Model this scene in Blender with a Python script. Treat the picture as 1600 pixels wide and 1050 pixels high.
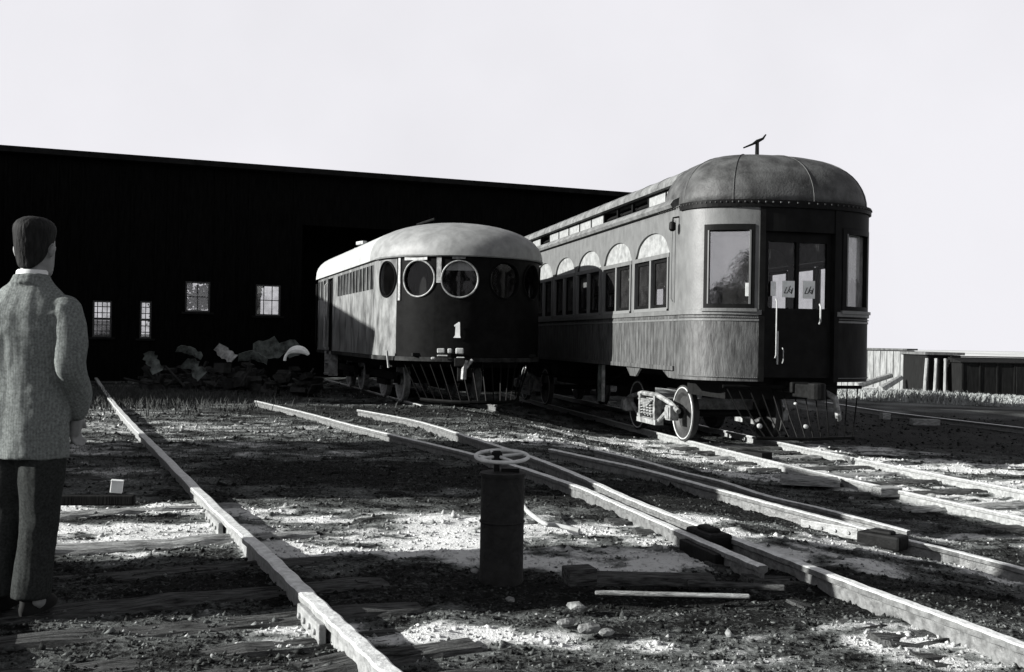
import bpy, bmesh, math, random
import numpy as np
from mathutils import Vector, Matrix
R = math.radians
PI = math.pi
random.seed(7); rng = np.random.default_rng(11)
for o in list(bpy.data.objects): bpy.data.objects.remove(o)
sc = bpy.context.scene
C = sc.collection

# ------------------------------------------------------------------ camera
CAMZ = 1.3; FPX = 1600.0; ROLL = R(1.0); PITCH = math.atan(6/1600)
cd = bpy.data.cameras.new('camera'); cam = bpy.data.objects.new('camera', cd); C.objects.link(cam)
cd.sensor_width = 36; cd.lens = 36*FPX/1600; cd.clip_start = .05; cd.clip_end = 3000
cam.matrix_world = Matrix.Translation((0, 0, CAMZ)) @ Matrix.Rotation(PI/2+PITCH, 4, 'X') @ Matrix.Rotation(ROLL, 4, 'Z')
sc.camera = cam
sc.render.resolution_x = 1024; sc.render.resolution_y = 672

# ------------------------------------------------------------------ light
SUN_EL = 20.0
LD = Vector((1.0, 0.21, 0)).normalized()                       # horizontal direction the light travels
travel = Vector((LD.x*math.cos(R(SUN_EL)), LD.y*math.cos(R(SUN_EL)), -math.sin(R(SUN_EL))))
sl = bpy.data.lights.new('sun', 'SUN'); so = bpy.data.objects.new('sun', sl); C.objects.link(so)
sl.energy = 5.0; sl.angle = R(.5); sl.color = (1, .985, .96)
so.rotation_euler = travel.to_track_quat('-Z', 'Y').to_euler(); so.location = (-30, 2, 20)
w = bpy.data.worlds.new('World'); sc.world = w; w.use_nodes = True
nt = w.node_tree; nt.nodes.clear()
sky = nt.nodes.new('ShaderNodeTexSky'); sky.sky_type = 'NISHITA'; sky.sun_disc = False
sky.sun_elevation = R(SUN_EL); sky.sun_rotation = math.atan2(-LD.x, -LD.y); sky.dust_density = 2.0
bw = nt.nodes.new('ShaderNodeRGBToBW'); nt.links.new(sky.outputs[0], bw.inputs[0])
SKY_STR = .085
tcw = nt.nodes.new('ShaderNodeTexCoord'); sx = nt.nodes.new('ShaderNodeSeparateXYZ'); nt.links.new(tcw.outputs['Generated'], sx.inputs[0])
hz = nt.nodes.new('ShaderNodeMapRange'); hz.interpolation_type = 'SMOOTHSTEP'; hz.inputs[1].default_value = .34; hz.inputs[2].default_value = .56   # pale haze low in the sky
hz.inputs[3].default_value = HAZE = 4.0; hz.inputs[4].default_value = .6; nt.links.new(sx.outputs[2], hz.inputs[0])
mx = nt.nodes.new('ShaderNodeMath'); mx.operation = 'MAXIMUM'; nt.links.new(bw.outputs[0], mx.inputs[0]); nt.links.new(hz.outputs[0], mx.inputs[1])
mn = nt.nodes.new('ShaderNodeMath'); mn.operation = 'MINIMUM'; nt.links.new(mx.outputs[0], mn.inputs[0]); mn.inputs[1].default_value = 4.05
tint = nt.nodes.new('ShaderNodeMix'); tint.data_type = 'RGBA'; tint.blend_type = 'MULTIPLY'; tint.inputs[0].default_value = 1
nt.links.new(mn.outputs[0], tint.inputs[6]); tint.inputs[7].default_value = (.99, .98, 1.03, 1)
nzw = nt.nodes.new('ShaderNodeTexNoise'); nzw.inputs['Scale'].default_value = 3.5; nzw.inputs['Detail'].default_value = 5; nt.links.new(tcw.outputs['Generated'], nzw.inputs[0])
mrw = nt.nodes.new('ShaderNodeMapRange'); mrw.inputs[1].default_value = .35; mrw.inputs[2].default_value = .65; mrw.inputs[3].default_value = .95; mrw.inputs[4].default_value = 1.03; nt.links.new(nzw.outputs[0], mrw.inputs[0])
tn2 = nt.nodes.new('ShaderNodeMix'); tn2.data_type = 'RGBA'; tn2.blend_type = 'MULTIPLY'; tn2.inputs[0].default_value = 1; nt.links.new(tint.outputs[2], tn2.inputs[6]); nt.links.new(mrw.outputs[0], tn2.inputs[7])
bg = nt.nodes.new('ShaderNodeBackground'); bg.inputs[1].default_value = SKY_STR
nt.links.new(tn2.outputs[2], bg.inputs[0])
wo = nt.nodes.new('ShaderNodeOutputWorld'); nt.links.new(bg.outputs[0], wo.inputs[0])
sc.view_settings.view_transform = 'Standard'; sc.view_settings.look = 'None'
sc.view_settings.gamma = 1; sc.view_settings.use_curve_mapping = False
sc.view_settings.exposure = 1.35

# ------------------------------------------------------------------ geometry of the view
CM = cam.matrix_world.to_3x3()
def ray(px, py): return (CM @ Vector((px-800, 525-py, -FPX))).normalized()
def G(px, py, z=0.0):
    d = ray(px, py); t = (z-CAMZ)/d.z; return Vector((d.x*t, d.y*t, z))
def atY(px, py, Y):
    d = ray(px, py); t = Y/d.y; return Vector((d.x*t, Y, CAMZ+d.z*t))
def sst(a, b, x):
    t = np.clip((x-a)/(b-a), 0, 1); return t*t*(3-2*t)

# ------------------------------------------------------------------ tagging
def tag(o, label=None, cat=None, group=None, kind=None):
    if label: o['label'] = label
    if cat: o['category'] = cat
    if group: o['group'] = group
    if kind: o['kind'] = kind
    return o
def thing(name, label, cat, loc=(0, 0, 0), rotz=0, group=None):
    o = bpy.data.objects.new(name, None); C.objects.link(o); o.empty_display_size = .2
    o.location = loc; o.rotation_euler = (0, 0, rotz)
    return tag(o, label, cat, group)
def copy_tree(o, parent=None):
    c = o.copy(); C.objects.link(c)
    if parent: c.parent = parent
    for ch in [k for k in bpy.data.objects if k.parent == o and k != c]: copy_tree(ch, c)
    return c

# ------------------------------------------------------------------ materials (a monochrome print: every colour is a grey)
def grey(v, t=0): return (v*(1-t*.6), v*(1+t*.4), v, 1)
def mat(name, a, b=None, scale=6, rough=.8, bump=0, bscale=40, metal=0, spec=.3, stretch=(1, 1, 1), detail=6, lo=.35, hi=.65, t=.03, tex='noise'):
    m = bpy.data.materials.new(name); m.use_nodes = True
    n = m.node_tree.nodes; l = m.node_tree.links; p = n['Principled BSDF']
    p.inputs['Roughness'].default_value = rough; p.inputs['Metallic'].default_value = metal
    p.inputs['Specular IOR Level'].default_value = spec
    tc = n.new('ShaderNodeTexCoord'); mp = n.new('ShaderNodeMapping'); mp.inputs['Scale'].default_value = stretch
    l.new(tc.outputs['Object'], mp.inputs[0])
    if b is None: b = a*.6
    nz = n.new('ShaderNodeTexNoise'); nz.inputs['Scale'].default_value = scale; nz.inputs['Detail'].default_value = detail; nz.inputs['Roughness'].default_value = .62
    l.new(mp.outputs[0], nz.inputs[0])
    cr = n.new('ShaderNodeValToRGB'); cr.color_ramp.elements[0].position = lo; cr.color_ramp.elements[1].position = hi
    cr.color_ramp.elements[0].color = grey(b, t); cr.color_ramp.elements[1].color = grey(a, t)
    l.new(nz.outputs[0], cr.inputs[0]); l.new(cr.outputs[0], p.inputs['Base Color'])
    if bump:
        n2 = n.new('ShaderNodeTexNoise'); n2.inputs['Scale'].default_value = bscale; n2.inputs['Detail'].default_value = 5
        l.new(mp.outputs[0], n2.inputs[0])
        bp = n.new('ShaderNodeBump'); bp.inputs['Strength'].default_value = bump; bp.inputs['Distance'].default_value = .02
        l.new(n2.outputs[0], bp.inputs['Height']); l.new(bp.outputs[0], p.inputs['Normal'])
    return m
def glassmat(name, refl=.2, dirt=.1, dcol=.3, rough=.02, trans=.9):
    m = bpy.data.materials.new(name); m.use_nodes = True
    n = m.node_tree.nodes; l = m.node_tree.links; n.clear()
    out = n.new('ShaderNodeOutputMaterial')
    tr = n.new('ShaderNodeBsdfTransparent'); tr.inputs[0].default_value = grey(trans)
    gl = n.new('ShaderNodeBsdfGlossy'); gl.inputs['Roughness'].default_value = rough; gl.inputs[0].default_value = grey(.95)
    df = n.new('ShaderNodeBsdfDiffuse'); df.inputs[0].default_value = grey(dcol)
    a = n.new('ShaderNodeMixShader'); b = n.new('ShaderNodeMixShader')
    tc = n.new('ShaderNodeTexCoord'); nz = n.new('ShaderNodeTexNoise'); nz.inputs['Scale'].default_value = 7; nz.inputs['Detail'].default_value = 6
    l.new(tc.outputs['Object'], nz.inputs[0])
    mr = n.new('ShaderNodeMapRange'); mr.inputs[1].default_value = .35; mr.inputs[2].default_value = .7; mr.inputs[3].default_value = dirt*.5; mr.inputs[4].default_value = min(1, dirt*1.5)
    l.new(nz.outputs[0], mr.inputs[0])
    l.new(mr.outputs[0], a.inputs[0]); l.new(tr.outputs[0], a.inputs[1]); l.new(df.outputs[0], a.inputs[2])
    b.inputs[0].default_value = refl; l.new(a.outputs[0], b.inputs[1]); l.new(gl.outputs[0], b.inputs[2])
    bp = n.new('ShaderNodeBump'); bp.inputs['Strength'].default_value = .06; bp.inputs['Distance'].default_value = .01
    l.new(nz.outputs[0], bp.inputs['Height']); l.new(bp.outputs[0], gl.inputs['Normal'])
    l.new(b.outputs[0], out.inputs[0]); return m
M = {}
M['shed'] = mat('tarred_boards', .005, .002, 3, .95, .3, 25, spec=.01, stretch=(6, 6, .6))
M['shed_trim'] = mat('sooty_trim', .012, .006, 5, .95, .2, spec=.05)
M['shed_roof'] = mat('tar_paper', .012, .006, 4, .95, .2, spec=.05)
M['sash'] = mat('old_white_sash', .05, .03, 10, .7)
M['glass_dirty'] = glassmat('dirty_window_glass', .05, .22, .35)
M['glass_grimy'] = glassmat('grimy_window_glass', .05, .5, .12, trans=.5)
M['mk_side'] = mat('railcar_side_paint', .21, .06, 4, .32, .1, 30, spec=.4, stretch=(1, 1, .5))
M['mk_dark'] = mat('railcar_shaded_dark_paint', .006, .003, 6, .5, .05, 30, spec=.03)  # near-black stands in for shade on nose and right side; dark fittings too
M['mk_roof'] = mat('railcar_roof_paint', .34, .22, 4, .6, .1, 20, spec=.3)
M['mk_nose'] = mat('railcar_nose_roof', .20, .13, 5, .55, .1, 30, spec=.3)
M['iron'] = mat('black_iron', .010, .005, 12, .6, .2, 50, spec=.06)
M['ironl'] = mat('worn_iron', .27, .07, 9, .5, .3, 50, spec=.5)
M['white'] = mat('white_enamel', .7, .55, 9, .5)
M['pale'] = mat('pale_metal', .35, .2, 9, .45, .1)
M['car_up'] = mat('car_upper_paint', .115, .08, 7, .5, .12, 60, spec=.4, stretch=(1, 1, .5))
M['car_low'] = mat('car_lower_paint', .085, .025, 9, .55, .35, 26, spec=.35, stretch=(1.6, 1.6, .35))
M['car_end_shade'] = mat('car_end_shaded_paint', .012, .005, 7, .55, .1, 30, spec=.06, stretch=(1, 1, .4))  # darker copy of the car paint for the shaded right half of the end
M['car_roof'] = mat('canvas_roof', .15, .07, 5, .8, .2, 25, spec=.15)
M['car_hood'] = mat('hood_roof', .075, .022, 3.5, .6, .35, 30, spec=.25, detail=9)
M['car_dark'] = mat('car_dark_trim', .008, .004, 6, .5, spec=.06)
M['inside'] = mat('car_interior', .008, .005, 6, .8, spec=.1)
M['mull'] = mat('pale_sash_post', .13, .12, 10, .5)
M['frost'] = mat('frosted_arch_glass', .27, .15, 9, .35, .15, 30, spec=.5)
M['deck_pane'] = mat('deck_light_glass', .27, .19, 12, .35, spec=.5)
M['glass_front'] = glassmat('plate_glass', .26, .10, .12)
M['glass_side'] = glassmat('side_window_glass', .05, .07, .12)
M['glass_right'] = glassmat('streaked_glass', .12, .25, .5)
M['port'] = glassmat('porthole_glass', .012, .02, .05)
M['rail_side'] = mat('rail_web', .26, .13, 22, .5, .25, 60, spec=.5)
M['rail'] = mat('rail_steel', .60, .34, 22, .42, .25, 60, metal=.0, spec=.6)
M['rail_mid'] = mat('half_worn_rail', .15, .06, 22, .5, .25, 60, spec=.5)
M['rail_dark'] = mat('rusty_rail', .13, .05, 22, .6, .25, 60, spec=.4)
M['tie'] = mat('weathered_tie', .11, .015, 9, .95, .8, 50, spec=.05, stretch=(.9, 7, 7), detail=9)
M['tie_pale'] = mat('bleached_and_sunlit_timber', .38, .08, 9, .95, .8, 50, spec=.05, stretch=(.9, 7, 7), detail=9)
M['tank'] = mat('rusty_casing', .016, .006, 14, .8, .4, 40, spec=.2)
M['tweed'] = mat('tweed_cloth', .15, .085, 26, .95, .12, 220, spec=.05, stretch=(1, 1, .8), t=.1)
def cloth(name, a, b, stripe=0, fold=.7):
    m = mat(name, a, b, 90, .95, 0, spec=.03, t=.08); n = m.node_tree.nodes; l = m.node_tree.links; p = n['Principled BSDF']
    tc = n.new('ShaderNodeTexCoord'); mp = n.new('ShaderNodeMapping'); mp.inputs['Scale'].default_value = (1, .6, .16); l.new(tc.outputs['Object'], mp.inputs[0])
    f1 = n.new('ShaderNodeTexNoise'); f1.inputs['Scale'].default_value = 9; f1.inputs['Detail'].default_value = 2; l.new(mp.outputs[0], f1.inputs[0])
    bp = n.new('ShaderNodeBump'); bp.inputs['Strength'].default_value = fold; bp.inputs['Distance'].default_value = .05; l.new(f1.outputs[0], bp.inputs['Height'])
    f2 = n.new('ShaderNodeTexNoise'); f2.inputs['Scale'].default_value = 300; l.new(tc.outputs['Object'], f2.inputs[0])
    b2 = n.new('ShaderNodeBump'); b2.inputs['Strength'].default_value = .3; b2.inputs['Distance'].default_value = .004; l.new(f2.outputs[0], b2.inputs['Height']); l.new(bp.outputs[0], b2.inputs['Normal']); l.new(b2.outputs[0], p.inputs['Normal'])
    if stripe:
        wv = n.new('ShaderNodeTexWave'); wv.wave_type = 'BANDS'; wv.bands_direction = 'X'; wv.inputs['Scale'].default_value = 26; wv.inputs['Distortion'].default_value = 1.2; wv.inputs['Detail'].default_value = 3; l.new(tc.outputs['Object'], wv.inputs[0])
        mr = n.new('ShaderNodeMapRange'); mr.inputs[3].default_value = 1-stripe; mr.inputs[4].default_value = 1; l.new(wv.outputs['Fac'], mr.inputs[0])
        mx_ = n.new('ShaderNodeMix'); mx_.data_type = 'RGBA'; mx_.blend_type = 'MULTIPLY'; mx_.inputs[0].default_value = 1
        src = p.inputs['Base Color'].links[0].from_socket; l.new(src, mx_.inputs[6]); l.new(mr.outputs[0], mx_.inputs[7]); l.new(mx_.outputs[2], p.inputs['Base Color'])
    return m
M['tweed'] = cloth('tweed_cloth', .18, .09, .16, .9)
M['trouser'] = cloth('dark_wool', .03, .014, 0, .8)
M['skin'] = mat('skin', .19, .14, 20, .6, .05)
M['hair'] = mat('dark_hair', .016, .005, 60, .75, .4, 90, spec=.1, stretch=(1, 1, .2))
M['cap'] = mat('dark_cap_cloth', .035, .010, 12, .9, .4, 80, spec=.08)
M['shirt'] = mat('white_collar', .6, .5, 20, .8)
M['shoe'] = mat('black_shoe', .010, .006, 20, .7, spec=.08)
M['leaf'] = mat('tree_leaves', .035, .012, 2, .8, spec=.1, t=.1)
M['bark'] = mat('tree_bark', .03, .015, 8, .9, .5)
M['weed'] = mat('dry_weeds', .30, .10, 3, .9, spec=.1, t=.05)
M['weed_dark'] = mat('dull_weeds', .065, .02, 3, .9, spec=.1, t=.05)
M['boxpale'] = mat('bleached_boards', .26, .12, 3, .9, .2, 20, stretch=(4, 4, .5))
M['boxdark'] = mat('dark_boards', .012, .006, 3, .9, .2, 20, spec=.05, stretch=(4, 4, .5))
M['boxgrey'] = mat('grey_boards', .11, .04, 3, .9, .2, 20, stretch=(4, 4, .5))
M['scrapdark'] = mat('sooty_scrap', .035, .006, 3, .85, .4, 20, spec=.05)
M['scrap'] = mat('scrap_iron', .12, .02, 7, .75, .4, 20, spec=.2, t=.12)

# ------------------------------------------------------------------ mesh builder
class MB:
    def __init__(s): s.v = []; s.f = []
    def add(s, vs, fs, mtx=None):
        b = len(s.v)
        s.v += [tuple(mtx @ Vector(p)) if mtx is not None else tuple(p) for p in vs]
        s.f += [tuple(b+i for i in f) for f in fs]; return s
    def box(s, c, d, rot=None, taper=1):
        x, y, z = d[0]/2, d[1]/2, d[2]/2; t = taper
        vs = [(-x, -y, -z), (x, -y, -z), (x, y, -z), (-x, y, -z), (-x*t, -y*t, z), (x*t, -y*t, z), (x*t, y*t, z), (-x*t, y*t, z)]
        m = Matrix.Translation(c)
        if rot is not None: m = m @ (rot if isinstance(rot, Matrix) else Matrix.Rotation(rot, 4, 'Z'))
        return s.add(vs, [(3, 2, 1, 0), (4, 5, 6, 7), (0, 1, 5, 4), (1, 2, 6, 5), (2, 3, 7, 6), (3, 0, 4, 7)], m)
    def tube(s, pts, r, n=10, closed=False):
        pts = [Vector(p) for p in pts]; rs = r if isinstance(r, (list, tuple)) else [r]*len(pts)
        k = len(pts); b = len(s.v)
        t0 = (pts[1]-pts[0]).normalized(); up = Vector((0, 0, 1)) if abs(t0.z) < .9 else Vector((1, 0, 0))
        u = t0.cross(up).normalized()
        for i, p in enumerate(pts):
            if closed: t = (pts[(i+1) % k]-pts[i-1]).normalized()
            else: t = (pts[min(i+1, k-1)]-pts[max(i-1, 0)]).normalized()
            u = (u-t*u.dot(t)).normalized(); v = t.cross(u)
            for j in range(n):
                a = 2*PI*j/n; s.v.append(tuple(p+(u*math.cos(a)+v*math.sin(a))*rs[i]))
        for i in range(k if closed else k-1):
            i2 = (i+1) % k
            for j in range(n): s.f.append((b+i*n+j, b+i*n+(j+1) % n, b+i2*n+(j+1) % n, b+i2*n+j))
        if not closed:
            s.f.append(tuple(b+j for j in range(n))[::-1]); s.f.append(tuple(b+(k-1)*n+j for j in range(n)))
        return s
    def lathe(s, prof, axis='Z', n=28, c=(0, 0, 0), mtx=None):
        b = []; vs = []; fs = []
        for (r, h) in prof:
            for j in range(n):
                a = 2*PI*j/n; p = (r*math.cos(a), r*math.sin(a), h)
                if axis == 'Y': p = (p[0], p[2], p[1])
                if axis == 'X': p = (p[2], p[0], p[1])
                vs.append((p[0]+c[0], p[1]+c[1], p[2]+c[2]))
        for i in range(len(prof)-1):
            for j in range(n): fs.append((i*n+j, i*n+(j+1) % n, (i+1)*n+(j+1) % n, (i+1)*n+j))
        fs.append(tuple(range(n))[::-1]); fs.append(tuple((len(prof)-1)*n+j for j in range(n)))
        return s.add(vs, fs, mtx)
    def strip(s, pts, nr, zb, zt, th):
        """thick wall along a plan path; zb / zt numbers or lists"""
        k = len(pts); zb = zb if hasattr(zb, '__len__') else [zb]*k; zt = zt if hasattr(zt, '__len__') else [zt]*k
        vs = []
        for (p, n_, b, t) in zip(pts, nr, zb, zt):
            i = (p[0]-n_[0]*th, p[1]-n_[1]*th)
            vs += [(p[0], p[1], b), (p[0], p[1], t), (i[0], i[1], t), (i[0], i[1], b)]
        fs = []
        for i in range(k-1):
            a = 4*i; c = 4*(i+1)
            for q in range(4): fs.append((a+q, c+q, c+(q+1) % 4, a+(q+1) % 4))
        fs.append((0, 1, 2, 3)); fs.append((4*k-1, 4*k-2, 4*k-3, 4*k-4))
        return s.add(vs, fs)
    def loft(s, rings, cap=True):
        n = len(rings[0]); vs = [p for r in rings for p in r]; fs = []
        for i in range(len(rings)-1):
            for j in range(n): fs.append((i*n+j, i*n+(j+1) % n, (i+1)*n+(j+1) % n, (i+1)*n+j))
        if cap: fs.append(tuple(range(n))[::-1]); fs.append(tuple((len(rings)-1)*n+j for j in range(n)))
        return s.add(vs, fs)
    def build(s, name, m, parent=None, smooth=False, bevel=0, angle=40):
        me = bpy.data.meshes.new(name); me.from_pydata(s.v, [], s.f); me.update()
        bm = bmesh.new(); bm.from_mesh(me); bmesh.ops.recalc_face_normals(bm, faces=bm.faces); bm.to_mesh(me); bm.free()
        o = bpy.data.objects.new(name, me); C.objects.link(o); me.materials.append(m)
        if parent: o.parent = parent
        if smooth:
            me.polygons.foreach_set('use_smooth', [True]*len(me.polygons))
            if angle < 180: me.set_sharp_from_angle(angle=R(angle))
        if bevel:
            b = o.modifiers.new('bevel', 'BEVEL'); b.width = bevel; b.segments = 2; b.limit_method = 'ANGLE'
        return o
def ring(c, rx, ry, n=20, e=1.0, tilt=0):
    out = []
    for j in range(n):
        a = 2*PI*j/n; ca, sa = math.cos(a), math.sin(a)
        x = rx*math.copysign(abs(ca)**e, ca); y = ry*math.copysign(abs(sa)**e, sa)
        out.append((c[0]+x, c[1]+y, c[2]+y*tilt))
    return out

# ------------------------------------------------------------------ terrain
_tab = rng.random((256, 256))
def vnoise(x, y):
    xi = np.floor(x).astype(int); yi = np.floor(y).astype(int); fx = x-xi; fy = y-yi
    fx = fx*fx*(3-2*fx); fy = fy*fy*(3-2*fy)
    a = _tab[xi & 255, yi & 255]; b = _tab[(xi+1) & 255, yi & 255]; c = _tab[xi & 255, (yi+1) & 255]; d = _tab[(xi+1) & 255, (yi+1) & 255]
    return (a*(1-fx)+b*fx)*(1-fy)+(c*(1-fx)+d*fx)*fy
def fbm(x, y, o=4):
    s = 0; a = .5; 
    for i in range(o): s = s+a*vnoise(x+17.3*i, y+9.1*i); x = x*2.03; y = y*2.03; a *= .5
    return s
def g0(x, y):
    u = (x-4.13)*.975+(y-16.34)*.22
    z = -.45*sst(-4.6, -1.3, u)
    z = z-.026*np.maximum(0, u-2.2)*(u < 130)-.026*127.8*(u >= 130)
    return z
def micro(x, y):
    near = 1-sst(20, 60, np.hypot(x, y))
    return near*(.05*(fbm(x*1.3, y*2.6)-.5)+.05*(fbm(x*6, y*8, 4)-.5)+.022*(fbm(x*22, y*22, 2)-.4))
def gz(x, y):
    x = np.asarray(x, float); y = np.asarray(y, float); return g0(x, y)+micro(x, y)-.03
def gh(x, y): return float(gz(x, y))

# pale ash and dust lying on black cinders: (pixel it was read at, half sizes in metres, strength)
PATCH = [(270, 790, 1.5, .22, 1.0), (250, 828, 1.6, .40, 1.0), (180, 850, 1.3, .12, .5), (560, 802, 1.9, .22, .9), (640, 845, 1.3, .42, 1.0),
         (900, 822, 1.5, .35, .95), (960, 862, 1.5, .50, 1.0), (1120, 860, 1.0, .4, .9), (1250, 820, 1.2, .5, .8),
         (830, 682, 1.6, .9, .8), (980, 690, 1.8, 1.0, .95), (1120, 712, 1.2, 1.0, 1.0), (1180, 740, 1.0, .7, .9), (1300, 740, 1.2, 1.4, .95), (1430, 750, 1.4, 1.6, 1.0),
         (1560, 770, 1.5, 1.8, .9), (1330, 700, 1.5, .8, .9), (1500, 725, 2., 1.0, .9), (1290, 855, .8, .3, .55), (1430, 870, 1.0, .4, .6), (1560, 840, .8, .4, .6),
         (720, 990, .9, .22, .95), (850, 985, .5, .16, .8), (1000, 990, .5, .16, .6), (1330, 985, .7, .18, .85), (1500, 1010, .6, .2, .8), (1150, 1010, .6, .14, .6),
         (180, 690, 2.0, 1.2, .5), (330, 665, 2.5, 1.2, .45), (420, 700, 1.6, .6, .4), (210, 735, 1.2, .5, .45), (420, 790, 1.3, .2, .5), (120, 640, 2.5, 2., .4), (270, 630, 3, 2, .35)]
DARKP = [(1450, 668, 7, 6.5, .95), (1250, 660, 5, 5, .9), (560, 735, 1.7, 1.0, 1.0), (1000, 770, 1.2, .9, 1.0), (1120, 790, .9, .5, .9), (1330, 900, 1.0, .45, 1.0), (1480, 920, .8, .4, 1.0), (780, 915, 1.6, .4, .8), (1080, 925, 1.4, .4, .9),  # dark cinders, with some cast shade deepened into the ground colour
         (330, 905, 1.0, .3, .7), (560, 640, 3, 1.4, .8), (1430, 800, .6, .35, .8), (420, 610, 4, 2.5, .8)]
def _pt(px, py):
    p = G(px, py, 0)
    for _ in range(6): p = G(px, py, float(g0(p.x, p.y)))
    return p
PW = [(_pt(a, b), rx, ry, s) for a, b, rx, ry, s in PATCH]; DW = [(_pt(a, b), rx, ry, s) for a, b, rx, ry, s in DARKP]
def ash(x, y):
    wx = x+1.1*(fbm(x*1.7+5, y*1.7, 3)-.45); wy = y+.5*(fbm(x*2.2, y*3+40, 3)-.45)
    a = .22*np.ones_like(x)
    for p, rx, ry, s in PW:
        d = ((wx-p.x)/rx)**2+((wy-p.y)/ry)**2; a = np.maximum(a, s*(1-sst(.45, 1.5, d)))
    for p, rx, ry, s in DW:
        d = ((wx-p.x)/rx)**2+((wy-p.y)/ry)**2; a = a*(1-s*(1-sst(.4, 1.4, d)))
    n = fbm(x*4+3, y*9+7, 4); n2 = fbm(x*14, y*20, 3)
    r = a*(.45+.9*sst(.30, .55, fbm(x*2.1+31, y*3.6+2, 3)))+(n-.47)*1.5*(.22+a)+(n2-.44)*1.0*(.2+a)
    far = sst(40, 42, y)*sst(4, 8, x)                               # dry grass far right
    r = r*(1-far)+far*(.8+(n-.47))
    return np.clip(r, 0, 1)

def graded(lo, hi, step, far0, far1, k=1.13):
    a = list(np.arange(lo, hi, step)); s = step; x = hi
    while x < far1: a.append(x); s *= k; x += s
    a.append(far1); s = step; x = lo-step; b = []
    while x > far0: b.append(x); s *= k; x -= s
    b.append(far0); return np.array(b[::-1]+a)
xs = graded(-6, 8, .05, -900, 1200); ys = graded(3.6, 17, .045, -400, 1800, 1.08)
X, Y = np.meshgrid(xs, ys, indexing='ij'); Zg = gz(X, Y)
nx, ny = X.shape
V = np.stack([X, Y, Zg], -1).reshape(-1, 3)
ii = np.arange(nx*ny).reshape(nx, ny)
F = np.stack([ii[:-1, :-1], ii[1:, :-1], ii[1:, 1:], ii[:-1, 1:]], -1).reshape(-1, 4)
def np_mesh(name, V, F, m, attr=None, smooth=False):
    me = bpy.data.meshes.new(name); me.vertices.add(len(V)); me.vertices.foreach_set('co', V.astype(np.float32).ravel())
    k = F.shape[1]; me.loops.add(F.size); me.loops.foreach_set('vertex_index', F.ravel().astype(np.int32))
    me.polygons.add(len(F)); me.polygons.foreach_set('loop_start', np.arange(0, F.size, k, dtype=np.int32)); me.polygons.foreach_set('loop_total', np.full(len(F), k, dtype=np.int32))
    if smooth: me.polygons.foreach_set('use_smooth', np.ones(len(F), dtype=bool))
    if attr is not None:
        at = me.attributes.new('ash', 'FLOAT', 'POINT'); at.data.foreach_set('value', attr.astype(np.float32).ravel())
    me.update(calc_edges=True); me.validate(); me.materials.append(m)
    o = bpy.data.objects.new(name, me); C.objects.link(o); return o
def ash_mat(name, dark, pale, bump=.8, var=.5):
    m = bpy.data.materials.new(name); m.use_nodes = True; n = m.node_tree.nodes; l = m.node_tree.links; p = n['Principled BSDF']
    p.inputs['Roughness'].default_value = .95; p.inputs['Specular IOR Level'].default_value = .08
    at = n.new('ShaderNodeAttribute'); at.attribute_name = 'ash'
    tc = n.new('ShaderNodeTexCoord'); nz = n.new('ShaderNodeTexNoise'); nz.inputs['Scale'].default_value = 38; nz.inputs['Detail'].default_value = 6; nz.inputs['Roughness'].default_value = .7
    l.new(tc.outputs['Object'], nz.inputs[0])
    ad = n.new('ShaderNodeMath'); ad.operation = 'MULTIPLY_ADD'; ad.inputs[1].default_value = var*2; l.new(nz.outputs[0], ad.inputs[0]); ad.inputs[2].default_value = -var
    su = n.new('ShaderNodeMath'); su.operation = 'ADD'; l.new(at.outputs['Fac'], su.inputs[0]); l.new(ad.outputs[0], su.inputs[1])
    cr = n.new('ShaderNodeValToRGB'); e = cr.color_ramp.elements
    e[0].position = .05; e[0].color = grey(dark, .08); e[1].position = .95; e[1].color = grey(pale, .02)
    e2 = cr.color_ramp.elements.new(.45); e2.color = grey(dark+(pale-dark)*.22, .06)
    l.new(su.outputs[0], cr.inputs[0]); l.new(cr.outputs[0], p.inputs['Base Color'])
    bp = n.new('ShaderNodeBump'); bp.inputs['Strength'].default_value = bump; bp.inputs['Distance'].default_value = .03
    l.new(nz.outputs[0], bp.inputs['Height']); l.new(bp.outputs[0], p.inputs['Normal']); return m
M['ground'] = ash_mat('cinders_ash_and_shade', .007, .56, .9, .6)
M['gravel'] = ash_mat('gravel_stones', .009, .46, .4, .25)
go = np_mesh('ground', V, F, M['ground'], ash(X, Y), True); tag(go, kind='structure')

# loose clinker and gravel
def scatter(n, x0, x1, y0, y1, s0, s1, seed):
    r = np.random.default_rng(seed)
    y = y0*(y1/y0)**r.random(n); x = r.uniform(-1, 1, n); x = (x0+x1)/2+x*(x1-x0)/2; x = x*y/y1 if x0 is not None else x
    s = s0+(s1-s0)*r.random(n)**3
    s = s*(.6+.4*y/8)
    z = gz(x, y)
    base = np.array([(1, 0, 0), (0, 1, 0), (-1, 0, 0), (0, -1, 0), (0, 0, .8), (0, 0, -.6)], float)
    fc = np.array([(0, 1, 4), (1, 2, 4), (2, 3, 4), (3, 0, 4), (1, 0, 5), (2, 1, 5), (3, 2, 5), (0, 3, 5)])
    P = base[None]*(.6+.8*r.random((n, 6, 1)))+.25*r.normal(size=(n, 6, 3))
    th = r.random(n)*6.28; c, s_ = np.cos(th)[:, None], np.sin(th)[:, None]
    P = np.stack([P[..., 0]*c-P[..., 1]*s_, P[..., 0]*s_+P[..., 1]*c, P[..., 2]], -1)*s[:, None, None]
    P += np.stack([x, y, z+s*.15], -1)[:, None]
    Fc = (fc[None]+(np.arange(n)*6)[:, None, None]).reshape(-1, 3)
    a = np.repeat(np.clip(ash(x, y)*.9+r.normal(0, .16, n), 0, 1), 6)
    return P.reshape(-1, 3), Fc, a
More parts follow.
